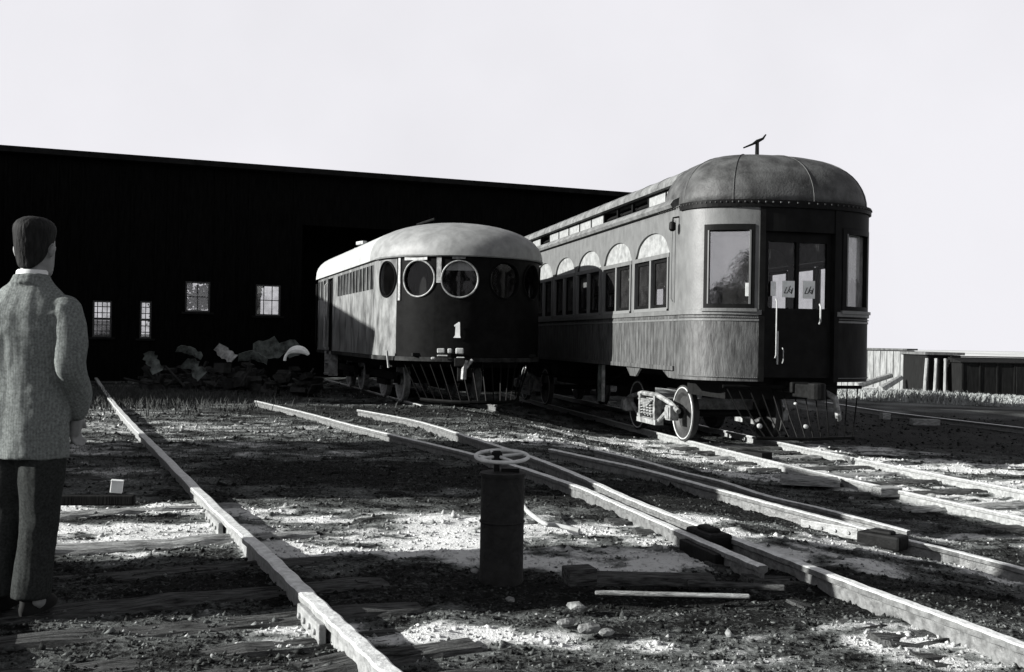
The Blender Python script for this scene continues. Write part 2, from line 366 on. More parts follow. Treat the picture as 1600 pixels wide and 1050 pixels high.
parts = [scatter(60000, -9, 9, 3.6, 17, .003, .017, 1), scatter(1300, -9, 9, 3.8, 17, .012, .036, 2), scatter(8000, -16, 16, 13, 30, .008, .026, 3)]
off = 0; VV = []; FF = []; AA = []
for P, Fc, a in parts: VV.append(P); FF.append(Fc+off); AA.append(a); off += len(P)
gv = np_mesh('gravel', np.concatenate(VV), np.concatenate(FF), M['gravel'], np.concatenate(AA))
tag(gv, 'loose clinker and gravel strewn over the yard between the rails', 'gravel', kind='stuff')

def weeds(name, label, pts, h, wd, m, n, seed):
    r = np.random.default_rng(seed); vs = []; fs = []
    for i in range(n):
        x, y = pts(r); z = gh(x, y)-.01; a = r.random()*6.28; hh = h*(.4+.8*r.random()); l = r.normal(0, .35, 2)*hh; q = wd*(.6+.8*r.random())
        dx, dy = math.cos(a)*q, math.sin(a)*q; b = len(vs)
        vs += [(x-dx, y-dy, z), (x+dx, y+dy, z), (x+dx*.7+l[0]*.4, y+dy*.7+l[1]*.4, z+hh*.6), (x-dx*.7+l[0]*.4, y-dy*.7+l[1]*.4, z+hh*.6), (x+l[0], y+l[1], z+hh)]
        fs += [(b, b+1, b+2, b+3), (b+3, b+2, b+4)]
    me = bpy.data.meshes.new(name); me.from_pydata(vs, [], fs); me.materials.append(m)
    o = bpy.data.objects.new(name, me); C.objects.link(o); return tag(o, label, 'grass', kind='stuff')
weeds('dry_grass', 'pale dry grass growing in a strip beyond the dark shadow at right', lambda r: (lambda y: (r.uniform(.28, .56)*y, y))(r.uniform(39, 54)), .12, .03, M['weed'], 12000, 4)
weeds('weed_patch', 'low dull weeds growing along the far end of the left rail', lambda r: (r.normal(-8.6, 1.7), r.normal(20.8, 1.6)), .16, .009, M['weed_dark'], 16000, 5)
weeds('weed_tufts', 'sparse weed tufts among the cinders of the yard', lambda r: ((lambda y: (r.uniform(-.45, .3)*y, y))(r.uniform(9, 19))), .045, .0035, M['weed_dark'], 16000, 6)

# ------------------------------------------------------------------ engine shed
WA = atY(22, 400, 27.6); WB = atY(985, 400, 34.2)
wd = Vector((WB.x-WA.x, WB.y-WA.y, 0)).normalized(); wn = Vector((wd.y, -wd.x, 0))      # wn faces the camera
SH0 = Vector((WA.x, WA.y, 0)); shed_ang = math.atan2(wd.y, wd.x)
def on_wall(px, py):
    d = ray(px, py); t = (SH0-Vector((0, 0, CAMZ))).dot(wn)/d.dot(wn); p = Vector((0, 0, CAMZ))+d*t
    return (p-SH0).dot(wd), p.z
def on_rear(px):
    d = ray(px, 480); o_ = SH0-wn*3.15; t = (o_-Vector((0, 0, CAMZ))).dot(wn)/d.dot(wn); return (Vector((0, 0, CAMZ))+d*t-SH0).dot(wd)
shed = thing('engine_shed', 'long tall black engine shed with four small bright windows behind both railcars', 'shed', (SH0.x, SH0.y, 0), shed_ang)
WIN = [((145, 469), (174, 527), 4, (3, 3)), ((219, 470), (236, 529), 2, (3, 3)), ((290, 439), (328, 488), 2, (1, 1)), ((400, 444), (438, 494), 3, (2, 1))]
H = 6.08; XL, XR = -6.0, 19.6; T = .18; DEP = 3.6
wins = []
for a, b, nc, nr_ in WIN:
    x0, z1 = on_wall(*a); x1, z0 = on_wall(*b); wins.append((x0, x1, z0, z1, nc, nr_))
m = MB(); x = XL
dx0, dx1 = on_wall(470, 500)[0], on_wall(835, 500)[0]             # the doorway behind the porthole railcar
for (x0, x1, z0, z1, nc, nr_) in wins:
    m.box(((x+x0)/2, T/2, H/2-.2), (x0-x, T, H+.4))
    m.box(((x0+x1)/2, T/2, z0/2-.2), (x1-x0, T, z0+.4)); m.box(((x0+x1)/2, T/2, (z1+H)/2), (x1-x0, T, H-z1)); x = x1
m.box(((x+dx0)/2, T/2, H/2-.2), (dx0-x, T, H+.4)); m.box(((dx0+dx1)/2, T/2, (4.6+H)/2), (dx1-dx0, T, H-4.6)); m.box(((dx1+XR)/2, T/2, H/2-.4), (XR-dx1, T, H+.8))
k = XL
while k < XR:                                                        # board battens, a few mm proud
    if not any(a-.06 < k < b+.06 for a, b in [(q[0], q[1]) for q in wins]+[(dx0, dx1)]): m.box((k, -.012, H/2), (.05, .024, H))
    k += .32
m.build('front_wall', M['shed'], shed)
m = MB(); m.box((XL+T/2, T+(DEP-T)/2, H/2-.2), (T, DEP-T, H+.4)); m.box((XR-T/2, T+(DEP-T)/2, H/2-.6), (T, DEP-T, H+1.2)); m.build('side_wall', M['shed'], shed)
m = MB()
for i in range(7): m.box((XL+T+.2+i*(XR-XL-.76)/6, DEP-.2, H/2-.5), (.25, .25, H+1))
m.box(((XL+XR)/2, DEP-.2, H-.5), (XR-XL-2*T, .2, 1.0)); xc_ = on_rear(458); m.box(((xc_+19.2)/2, DEP-.45, H/2-.6), (19.2-xc_, .1, H+.6))
m.build('rear_posts', M['shed'], shed)
m = MB(); m.loft([[(XL-.25, -.35, H+.003), (XL-.25, -.35, H+.16), (XL-.25, DEP*.5, H+.42), (XL-.25, DEP+.3, H+.16), (XL-.25, DEP+.3, H+.003)], [(XR+.25, -.35, H+.003), (XR+.25, -.35, H+.16), (XR+.25, DEP*.5, H+.42), (XR+.25, DEP+.3, H+.16), (XR+.25, DEP+.3, H+.003)]])
m.build('roof', M['shed_roof'], shed)
for i, (x0, x1, z0, z1, nc, nr_) in enumerate(wins):
    f = MB(); t = .05; cx = (x0+x1)/2; hh = z1-z0
    f.box((x0+t/2, .07, (z0+z1)/2), (t, .08, hh)); f.box((x1-t/2, .07, (z0+z1)/2), (t, .08, hh))
    f.box((cx, .07, z0+t/2), (x1-x0-2*t, .08, t)); f.box((cx, .07, z1-t/2), (x1-x0-2*t, .08, t)); zm = (z0+z1)/2
    if i < 2: f.box((cx, .07, zm), (x1-x0-2*t, .07, .07))
    for q in range(1, nc): f.box((x0+(x1-x0)*q/nc, .075, zm), (.022, .03, hh-2*t))
    rows = ((z0, zm, nr_[0]), (zm, z1, nr_[1])) if i < 2 else ((z0, z1, 2),)
    for (a, b, n_) in rows:
        for q in range(1, n_): f.box((cx, .078, a+(b-a)*q/n_), (x1-x0-2*t, .028, .022))
    fo = f.build('window', M['sash'], shed)
    if i < 2:
        MB().box((cx, .09, (zm+z1)/2), (x1-x0-.08, .006, z1-zm-.08)).build('pane', M['glass_dirty'], fo)
        MB().box((cx, .09, (zm+z0)/2), (x1-x0-.08, .006, zm-z0-.08)).build('pane', M['glass_grimy'] if i == 0 else M['glass_dirty'], fo)
    else: MB().box((cx, .09, zm), (x1-x0-.08, .006, hh-.08)).build('pane', M['glass_dirty'], fo)
    MB().box((cx, -.03, z0-.03), (x1-x0+.2, .1, .06)).build('sill', M['shed_trim'], fo)
# unseen wing added at left to shade the porthole railcar's lower side
wing = thing('shade_workshop', 'unseen dark workshop added left of the engine shed to cast shade', 'shade caster', (-14.3, 17.9, 0))
m = MB(); m.box((-2.5, 4.7, 2.7), (5, 9.4, 5.8)); m.build('wall', M['shed'], wing)
m = MB(); m.loft([[(.15, y_, 5.6), (.15, y_, 5.72), (-2.5, y_, 6.2), (-5.2, y_, 5.72), (-5.2, y_, 5.6)] for y_ in (-.2, 9.5)]); m.build('roof', M['shed_roof'], wing)
m = MB(); m.box((.02, 4, 2.2), (.06, 2.4, 3.6)); m.build('door', M['shed_trim'], wing)

def boxcar(name, label, loc, rz, L, Wd, Hh, mt, roofm, base=1.0, grp=None):
    t = thing(name, label, 'boxcar', loc, rz, grp)
    b = MB(); b.box((0, 0, base+Hh/2), (L, Wd, Hh))
    n_ = int(L/.9)
    for i in range(n_+1):
        for sgn in (-1, 1): b.box((-L/2+.05+i*(L-.1)/n_, sgn*(Wd/2+.02), base+Hh/2), (.08, .04, Hh))
    b.build('body', mt, t)
    r = MB(); r.loft([[(q, -Wd/2-.12, base+Hh+.003), (q, -Wd/2-.12, base+Hh+.05), (q, 0, base+Hh+.28), (q, Wd/2+.12, base+Hh+.05), (q, Wd/2+.12, base+Hh+.003)] for q in (-L/2-.1, L/2+.1)])
    r.box((0, 0, base+Hh+.32), (L, .4, .05)); r.build('roof', roofm, t)
    for sgn in (-1, 1):
        d = MB(); d.box((0, sgn*(Wd/2+.06), base+Hh*.47), (1.7, .05, Hh*.88)); d.build('door', mt, t)
    for e in (-1, 1):
        tr = MB(); tr.box((e*(L/2-1.5), -.8, .45), (1.9, .12, .25)); tr.box((e*(L/2-1.5), .8, .45), (1.9, .12, .25)); tr.box((e*(L/2-1.5), 0, .5), (.3, 1.6, .3))
        to = tr.build('truck', M['iron'], t)
        for q in (-.75, .75):
            wh = MB(); 
            for sgn in (-1, 1): wh.lathe([(.1, -.06), (.42, -.06), (.42, .05), (.45, .06), (.1, .06)], 'Y', 20, (e*(L/2-1.5)+q, sgn*.66, .43))
            wh.tube([(e*(L/2-1.5)+q, -.7, .43), (e*(L/2-1.5)+q, .7, .43)], .07); wh.build('wheel', M['iron'], to, True)
    return t
# unseen boxcar and shanty added at left to throw shade over the yard
dl = Vector((-.41, .91, 0)).normalized()
boxcar('boxcar', 'unseen dark boxcar added left of the man to shade the yard', (-7.7, 9.5, -.02), math.atan2(1, -.18), 4.6, 2.7, 2.5, M['boxdark'], M['shed_roof'])
sh = thing('shade_shanty', 'unseen narrow dark shanty added left of the man to cast shade', 'hut', (-5.0, 4.9, 0))
m = MB(); m.box((0, 0, 1.35), (1.0, 1.0, 2.7)); 
for q in range(6): m.box((.51, -.45+q*.18, 1.35), (.02, .03, 2.7))
m.build('wall', M['boxdark'], sh); MB().loft([[(x_, -.65, 2.703), (x_, -.65, 2.76), (x_, 0, 3.05), (x_, .65, 2.76), (x_, .65, 2.703)] for x_ in (-.65, .65)]).build('roof', M['shed_roof'], sh)
MB().box((0, -.52, 1.0), (.6, .04, 1.9)).build('door', M['boxgrey'], sh)

# ------------------------------------------------------------------ trees
def tree(loc, h, cr, n, label, grp, seed):
    r = np.random.default_rng(seed); t = thing('shade_tree', label, 'tree', loc, 0, grp)
    m = MB(); m.tube([(0, 0, -.2), (.1, 0, h*.25), (-.1, .1, h*.5), (0, 0, h*.8)], [h*.035, h*.028, h*.018, h*.006], 8)
    cl = []
    for i in range(14):
        a = r.random()*6.28; z = h*(.35+.55*r.random()); q = cr*(1-.5*abs(z/h-.6))*r.uniform(.4, .95); p = (math.cos(a)*q, math.sin(a)*q, z)
        m.tube([(0, 0, z*.72), (p[0]*.5, p[1]*.5, z*.86), p], [h*.012, h*.008, h*.003], 5); cl.append((p, cr*r.uniform(.28, .45)))
    m.build('trunk', M['bark'], t)
    vs = []; fs = []
    for p, q in cl:
        for i in range(n//14):
            d = r.normal(size=3); d /= np.linalg.norm(d); c = np.array(p)+d*q*r.random()**.4*[1, 1, .75]; s = h*.016*r.uniform(.6, 1.5)
            u = r.normal(size=3); u /= np.linalg.norm(u); v = np.cross(u, r.normal(size=3)); v /= np.linalg.norm(v); b = len(vs)
            vs += [tuple(c+u*s), tuple(c+v*s*.7), tuple(c-u*s), tuple(c-v*s*.7)]; fs.append((b, b+1, b+2, b+3))
    me = bpy.data.meshes.new('crown'); me.from_pydata(vs, [], fs); me.materials.append(M['leaf']); o = bpy.data.objects.new('crown', me); C.objects.link(o); o.parent = t
    return t
for i, (x_, y_, h_) in enumerate([(-19, 66, 9), (-13, 74, 7.5), (-25.5, 78, 6)]):
    tree((x_, y_, gh(x_, y_)), h_, h_*.36, 2600, 'leafy tree far behind the shed, seen through its windows', 'trees behind the shed', 20+i)
for i, (x_, y_, h_) in enumerate([(-16.6, -44, 9), (-12, -46, 11), (-7, -42, 10), (4, -46, 10), (14, -42, 11), (-20.8, -47, 6.0)]):
    tree((x_, y_, gh(x_, y_)), h_, h_*.42, 3200, 'leafy tree standing behind the photographer', 'trees behind the photographer', 40+i)

# ------------------------------------------------------------------ wooden interurban car (right)
def wheelset(parent, x, gz_, r=.455, gauge=.75, m=None):
    for sgn in (-1, 1):
        wmb = MB(); wmb.lathe([(.09, -.02), (.12, -.05), (.30, -.015), (.37, -.055), (r-.02, -.055), (r, -.045), (r, .04), (r+.03, .05), (r+.03, .075), (.36, .075), (.30, .03), (.10, .04), (.09, .10)], 'Y', 36, (x, 0, gz_), Matrix.Translation((0, sgn*gauge, 0)) @ (Matrix.Identity(4) if sgn > 0 else Matrix.Translation((x, 0, gz_)) @ Matrix.Rotation(PI, 4, 'Z') @ Matrix.Translation((-x, 0, -gz_))))
        wo_ = wmb.build('wheel', m or M['wheelm'], parent, True, angle=30)
        MB().tube([(x+(r-.012)*math.cos(2*PI*k/40), sgn*(gauge+.078), gz_+(r-.012)*math.sin(2*PI*k/40)) for k in range(40)], .012, 6, closed=True).build('tyre', M['tyre'], wo_, True)
        MB().lathe([(.01, -.03), (.10, -.03), (.085, .035), (.01, .045)], 'Y', 18, (x, sgn*(gauge+.09), gz_)).build('hub', M['iron'], wo_, True, angle=30)
    ax = MB(); ax.tube([(x, -gauge-.2, gz_), (x, gauge+.2, gz_)], .065, 10); ax.build('axle', M['iron'], parent, True)
M['wheelm'] = mat('wheel_steel', .03, .01, 9, .6, .2, 40, spec=.4); M['tyre'] = mat('tyre_steel', .5, .3, 14, .4, spec=.5)
RZ = -.37; W = 1.55; D = .95; L = 15.5
ia = thing('interurban_car', 'tall wooden electric passenger car with arched windows, clerestory roof and bowed end', 'railcar', (4.13, 16.34, RZ), math.atan2(-.975, .22))
def Z(z): return z-RZ                                              # world height -> car height
zb, zbelt, zsill, zw1, zarch0, zarch1, zeave = Z(.86), Z(1.74), Z(1.81), Z(2.68), Z(2.75), Z(3.13), Z(3.46)
EP = 1.0
def plan(phi):                                                      # bowed end, phi 0 (photo left) .. pi
    s_, c_ = math.sin(phi), math.cos(phi)
    x_ = D*abs(s_)**.85; y_ = -W*math.copysign(abs(c_)**.85, c_)
    return (x_, y_)
def pl_n(phi):
    a = plan(max(0, phi-.02)); b = plan(min(PI, phi+.02)); t = Vector((b[0]-a[0], b[1]-a[1])).normalized(); return (t.y, -t.x) if True else None
def arc(f0, f1, k=10, off=0):
    ps = []; ns = []
    for i in range(k+1):
        p = R(f0+(f1-f0)*i/k); n_ = pl_n(p)
        q = plan(p); ps.append((q[0]+n_[0]*off, q[1]+n_[1]*off)); ns.append(n_)
    return ps, ns
TH = .07
# lower body
m = MB()
for sgn in (-1, 1):
    m.strip([(-L, sgn*W), (-.25, sgn*W)], [(0, sgn)]*2, zb, zbelt, TH); m.strip([(-.25, sgn*W), (0, sgn*W)], [(0, sgn)]*2, Z(.74), zbelt, TH)
    for k in range(int(L/.15)): m.box((-.3-.15*k, sgn*(W+.001), (zb+zbelt)/2), (.138, .006, zbelt-zb-.08))
    m.box((-L/2, sgn*(W+.012), zb+.035), (L-.4, .03, .07))
m.strip([(-L, -W), (-L, W)], [(-1, 0)]*2, zb, zbelt, TH)
# notched bolster plates under the left sill
for sgn in (-1, 1):
    m.strip([(-2.55, sgn*(W-.02)), (-2.35, sgn*(W-.02)), (-2.05, sgn*(W-.02)), (-1.85, sgn*(W-.02))], [(0, sgn)]*4, [zb-.02, zb-.16, zb-.16, zb-.02], zb+.01, .04)
    m.strip([(-.75, sgn*(W-.02)), (-.5, sgn*(W-.02)), (-.2, sgn*(W-.02)), (-.0, sgn*(W-.02))], [(0, sgn)]*4, [zb-.02, zb-.12, zb-.13, zb-.13], zb+.01, .04)
m.build('lower_side', M['car_low'], ia)
for a_, b_2, mm in ((0, 70, 'car_low'), (110, 180, 'car_end_shade')):
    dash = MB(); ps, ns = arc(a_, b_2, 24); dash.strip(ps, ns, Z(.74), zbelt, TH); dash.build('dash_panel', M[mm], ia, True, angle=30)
# belt rails with rivets
m = MB()
for zc, hh, o_ in ((Z(1.775), .07, .025), (Z(1.66), .03, .012)):
    for sgn in (-1, 1): m.strip([(-L, sgn*(W+o_)), (0, sgn*(W+o_))], [(0, sgn)]*2, zc-hh/2, zc+hh/2, .05+o_)
    for a, b in ((0, 70), (110, 180)): ps, ns = arc(a, b, 22, o_); m.strip(ps, ns, zc-hh/2, zc+hh/2, .05+o_)
for i in range(60):
    for f in ((i*1.15), 180-i*1.15):
        p, n_ = arc(f, f, 1, .013)
        for zz in (Z(1.70), Z(.80)): m.box((p[0][0], p[0][1], zz), (.014, .014, .014), math.atan2(n_[0][1], n_[0][0]))
m.build('belt_rail', M['car_up'], ia)
# upper body: posts, spandrels, letterboard
UN, U0, UW = 1.81, -1.30, 1.65
nun = 8
m = MB(); zlow = Z(1.812)
for sgn in (-1, 1):
    edge = [0.0]
    for k in range(nun): c = U0-UN*k; edge += [c+UW/2, c-UW/2]
    edge.append(-L)
    for i in range(0, len(edge), 2):
        if edge[i]-edge[i+1] > .01: m.strip([(edge[i+1], sgn*W), (edge[i], sgn*W)], [(0, sgn)]*2, zlow, zeave, TH)
    for k in range(nun):
        c = U0-UN*k; xs_ = [c-UW/2+UW*i/24 for i in range(25)]
        zbs = [zarch0+.02+(zarch1-zarch0-.02)*math.sqrt(max(0, 1-((x_-c)/(UW/2-.06))**2)) if abs(x_-c) < UW/2-.06 else zarch0 for x_ in xs_]
        m.strip([(x_, sgn*W) for x_ in xs_], [(0, sgn)]*25, zbs, zeave, TH)
        m.strip([(c-UW/2, sgn*(W+.012)), (c+UW/2, sgn*(W+.012))], [(0, sgn)]*2, zw1, zarch0, TH)
m.strip([(-L, -W), (-L, W)], [(-1, 0)]*2, zlow, zeave, TH)
m.build('upper_side', M['car_up'], ia)
fw0, fw1 = 29, 66; zf0, zf1 = Z(1.83), Z(3.10)
for a, b, c, d, mm in ((0, fw0, fw1, 72, 'car_up'), (180, 180-fw0, 180-fw1, 108, 'car_end_shade')):
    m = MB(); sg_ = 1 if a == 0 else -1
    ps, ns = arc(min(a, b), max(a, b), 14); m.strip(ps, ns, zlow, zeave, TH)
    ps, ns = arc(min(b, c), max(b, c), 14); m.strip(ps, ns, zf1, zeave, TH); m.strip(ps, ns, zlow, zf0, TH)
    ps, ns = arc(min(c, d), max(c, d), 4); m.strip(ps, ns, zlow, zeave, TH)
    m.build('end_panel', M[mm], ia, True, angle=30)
m = MB(); ps, ns = arc(72, 108, 10); m.strip(ps, ns, Z(3.0), zeave, TH)
for a in (70.3, 109.7): ps, ns = arc(a-1.6, a+1.6, 2, .015); m.strip(ps, ns, Z(.74), zeave-.01, TH+.02)
m.build('doorway_frame', M['car_dark'], ia)
# end door set back in its frame
m = MB(); dx = D-.14; dy = .585
m.box((dx, 0, (Z(.80)+Z(1.85))/2), (.05, 2*dy, Z(1.85)-Z(.80))); m.box((dx, 0, Z(2.93)), (.05, 2*dy, .16))
for y_ in (-dy+.05, 0, dy-.05): m.box((dx, y_, Z(2.35)), (.05, .1 if y_ else .05, 1.0))
do = m.build('end_door', M['car_dark'], ia)  # door coloured near-black to match the shaded end
MB().box((dx-.01, 0, Z(2.35)), (.006, 2*dy-.2, 1.0)).build('pane', M['port'], do)
MB().tube([(dx+.06, -.33, Z(1.0)), (dx+.06, -.33, Z(1.5))], .014, 8).build('handle', M['pale'], do)
# white cards in place of bright windows seen through the car, with scribbled marks
for k, (px_, py_, w_, h_) in enumerate(((1207, 450, .085, .22), (1233, 449, .20, .25), (1268, 446, .20, .27), (1307, 436, .17, .26), (1170, 455, .10, .2))):
    loc = {0: (dx+.03, -.40), 1: (dx+.03, -.15), 2: (dx+.03, .19), 3: None, 4: None}[k]
    zc = Z(2.14)
    if loc is None:
        p, n_ = arc(116 if k == 3 else 63, 118, 1, -.09 if k == 3 else -.09); loc = p[0]; ang = math.atan2(n_[0][1], n_[0][0]); zc = Z(2.12)
    else: ang = 0
    c = MB(); c.box((loc[0], loc[1], zc), (.006, w_, h_), ang); co = c.build('daylight_card', M['white'], ia)
    if w_ > .15:
        s_ = MB(); q = .004+.003
        u = Vector((-math.sin(ang), math.cos(ang), 0)); nn = Vector((math.cos(ang), math.sin(ang), 0)); o0 = Vector((loc[0], loc[1], zc))+nn*q
        def P2(a, b): return o0+u*a+Vector((0, 0, b))
        for st in ([(-.07, -.06), (-.03, .03), (-.07, .03)], [(-.07, -.06), (-.02, -.06), (.03, .05)], [(.0, -.02), (.04, -.06), (.05, -.01), (.01, -.01)], [(.07, .02), (.05, -.07)]): s_.tube([P2(*a_) for a_ in st], .006, 5)
        s_.build('scribble', M['car_dark'], co)
for (y_, z0, z1, rr) in ((-.42, 1.10, 1.98, .010), (-.30, 1.02, 1.25, .008), (.30, 1.62, 1.92, .014)):
    MB().tube([(D+.02, y_, Z(z0)), (D+.05, y_, Z(z0)+.04), (D+.05, y_, Z(z1)-.04), (D+.02, y_, Z(z1))], rr, 8).build('handrail', M['pale'], ia, True)
# front windows
for a, b, gm in ((fw0, fw1, 'glass_front'), (180-fw1, 180-fw0, 'glass_right')):
    f = MB(); w5 = 2.6
    for (p, q) in ((a+.1, a+w5+.8), (b-w5, b-.1)): ps, ns = arc(p, q, 3, .012); f.strip(ps, ns, zf0+.005, zf1-.005, .07)
    ps, ns = arc(a+w5+.8, b-w5, 12, .012); f.strip(ps, ns, zf1-.09, zf1-.005, .07); f.strip(ps, ns, zf0+.005, zf0+.07, .07)
    fo = f.build('end_window', M['car_dark'], ia)
    g = MB(); p0 = arc(a+w5, a+w5, 1, -.03)[0][0]; p1 = arc(b-w5+1, b, 1, -.03)[0][0]
    t_ = Vector((p1[0]-p0[0], p1[1]-p0[1])).normalized(); p0 = arc(a+1, a+1, 1, -.075)[0][0]; p1 = arc(b-1, b-1, 1, -.075)[0][0]; t_ = Vector((p1[0]-p0[0], p1[1]-p0[1])).normalized(); g.strip([p0, p1], [(t_.y, -t_.x)]*2, zf0-.02, zf1+.02, .006); g.build('pane', M[gm], fo)
    b2 = MB(); ps, ns = arc(a+w5+1.6, b-w5-1, 12, .02)
    for (p, q) in ((a+w5+.9, a+w5+1.9), (b-w5-1.0, b-w5)): ps, ns = arc(p, q, 2, .018); b2.strip(ps, ns, zf0+.07, zf1-.09, .02)
    b2.build('sash_bead', M['mull'], fo)
    s_ = MB(); ps, ns = arc(a-1, b+1, 12, .05); s_.strip(ps, ns, zf0-.045, zf0+.003, .06); s_.build('sill', M['car_up'], fo)
p0 = arc(119, 119, 1, -.12)[0][0]; p1 = arc(146, 146, 1, -.12)[0][0]; t_ = Vector((p1[0]-p0[0], p1[1]-p0[1])).normalized()
c = MB(); k_ = 12
c.strip([(p0[0]+(p1[0]-p0[0])*i/k_+t_.y*.012*math.sin(i*2.3), p0[1]+(p1[1]-p0[1])*i/k_-t_.x*.012*math.sin(i*2.3)) for i in range(k_+1)], [(t_.y, -t_.x)]*(k_+1), [Z(2.33)+.05*math.sin(i*1.9) for i in range(k_+1)], Z(3.06), .006); c.build('curtain', M['white'], ia, True, angle=60)
# side windows
for sgn in (-1, 1):
    for k in range(nun):
        c = U0-UN*k
        f = MB()
        for x_ in (c-UW/2+.025, c, c+UW/2-.025): f.box((x_, sgn*(W-.005), (zsill+zw1)/2+.015), (.075 if x_ == c else .05, .06, zw1-zsill-.04))
        f.box((c, sgn*(W-.001), zsill+.03), (UW-.1, .045, .055))
        fo = f.build('window', M['mull'], ia)
        sm = MB()
        for h in (-1, 1):
            xc = c+h*(UW/4-.004); hw = UW/4-.045
            for q in (-1, 1): sm.box((xc+q*(hw-.025), sgn*(W-.045), (zsill+zw1)/2+.03), (.05, .03, zw1-zsill-.09))
            sm.box((xc, sgn*(W-.045), zw1-.03), (2*hw-.1, .03, .06)); sm.box((xc, sgn*(W-.045), zsill+.09), (2*hw-.1, .03, .05))
        sm.build('sash', M['car_dark'], fo)
        MB().box((c, sgn*(W-.052), (zsill+zw1)/2+.03), (UW-.12, .006, zw1-zsill-.1)).build('pane', M['glass_side'], fo)
        a_ = MB(); N = 20; hw = UW/2-.04; vs = []
        pts = [(c-hw, zarch0+.004)]+[(c-hw*math.cos(PI*i/N), zarch0+.02+(zarch1+.01-zarch0-.02)*math.sin(PI*i/N)) for i in range(N+1)]+[(c+hw, zarch0+.004)]
        a_.loft([[(x_, sgn*(W-.035), z_) for x_, z_ in pts], [(x_, sgn*(W-.047), z_) for x_, z_ in pts]]); a_.build('arch_pane', M['frost'], fo)
# curtains inside as pale rolled blinds
for k in range(3):
    for h in (-1, 1):
        MB().box((U0-UN*k+h*.40+.2, -W+.16, Z(2.25)), (.05, .03, .7)).build('curtain', M['mull'], ia)
# lamp bracket by the corner
m = MB(); m.tube([(-.1, -W, Z(3.28)), (-.1, -W-.10, Z(3.26)), (-.1, -W-.11, Z(3.18))], .014, 8); m.lathe([(.03, .07), (.05, .05), (.055, -.05), (.03, -.08)], 'Z', 14, (-.1, -W-.11, Z(3.13)))
m.build('marker_lamp', M['car_dark'], ia, True)
MB().tube([(-.24, -W-.03, Z(1.95)), (-.24, -W-.06, Z(2.0)), (-.24, -W-.06, Z(3.2)), (-.24, -W-.03, Z(3.25))], .010, 6).build('grab_rail', M['mull'], ia, True)
# interior
m = MB(); m.box((-L/2, 0, Z(.95)), (L-.2, 2*W-.2, .08)); m.box((.25, 0, Z(.95)), (.8, 1.9, .08)); m.box((-1.6, -.25, Z(2.1)), (.06, 1.6, 2.2)); m.build('floor', M['inside'], ia)
for k in range(6):
    for y_ in (-1.0, 1.0):
        s_ = MB(); s_.box((-2.6-1.6*k, y_, Z(1.3)), (.5, .8, .14)); s_.box((-2.82-1.6*k, y_, Z(1.62)), (.12, .8, .75)); s_.build('seat', M['inside'], ia, bevel=.03)
# roof: lower deck, clerestory, upper deck
zc0, zc1, zt = Z(3.74), Z(4.03), Z(4.38)
xr = -.38
m = MB()
for sgn in (-1, 1):
    pf = [(W+.07, zeave-.02), (W+.10, zeave+.03), (W+.05, zeave+.10), (W-.12, zeave+.18), (W-.36, zc0-.03), (W-.50, zc0+.02), (W-.56, zc0+.02), (W-.56, zc0-.06), (W-.35, zc0-.12), (W-.1, zeave+.08), (W-.03, zeave-.02)]
    m.loft([[(q, sgn*a, b) for a, b in pf] for q in (-L-.1, xr+.15)])
m.build('lower_roof', M['car_roof'], ia, True, angle=50)
m = MB(); UWd = W-.60
for sgn in (-1, 1):
    m.box((-L/2+xr/2, sgn*(UWd-.02), zc0+.03), (L+xr, .05, .10)); m.box((-L/2+xr/2, sgn*(UWd-.02), zc1-.01), (L+xr, .05, .04))
    k = xr-.03
    while k > -L: m.box((k, sgn*(UWd-.02), (zc0+zc1)/2+.025), (.07, .052, zc1-zc0-.07)); k -= .905
m.box((-L+.03, 0, (zc0+zc1)/2), (.05, 2*UWd-.1, zc1-zc0))
m.build('clerestory', M['car_dark'], ia)
k = xr-.03-.4525; i = 0
while k > -L+.4:
    for sgn in (-1, 1):
        if not (sgn < 0 and i in (3, 4, 5, 11)):
            d_ = MB(); d_.box((k, sgn*(UWd-.01), (zc0+zc1)/2+.03), (.83, .02, zc1-zc0-.08)); d_.build('deck_window', M['deck_pane'], ia)
        elif i != 99:
            d_ = MB(); d_.box((k, sgn*(UWd-.14), (zc0+zc1)/2+.05), (.83, .02, zc1-zc0-.08), Matrix.Rotation(.9*sgn, 4, 'X')); d_.build('deck_window', M['inside'], ia)
    k -= .905; i += 1
m = MB()
def up(y_): return zc1+.05+(zt-zc1-.05)*math.sqrt(max(0, 1-(y_/(UWd+.12))**2.2))
ysr = [-(UWd+.12)*math.cos(PI*i/20) for i in range(21)]
def upring(q): return [(q, y_, up(abs(y_))) for y_ in ysr]+[(q, UWd+.12, zc1), (q, -(UWd+.12), zc1)]
m.loft([upring(-L-.1), upring(-L*.75), upring(-L*.5), upring(-L*.25), upring(xr)])
for k in range(17): q = xr-.2-.9*k; m.loft([[(q+e, y_, up(abs(y_))+.008) for y_ in ysr]+[(q+e, UWd+.12, zc1+.02), (q+e, -(UWd+.12), zc1+.02)] for e in (-.02, .02)])
m.build('upper_roof', M['car_roof'], ia, True, angle=50)
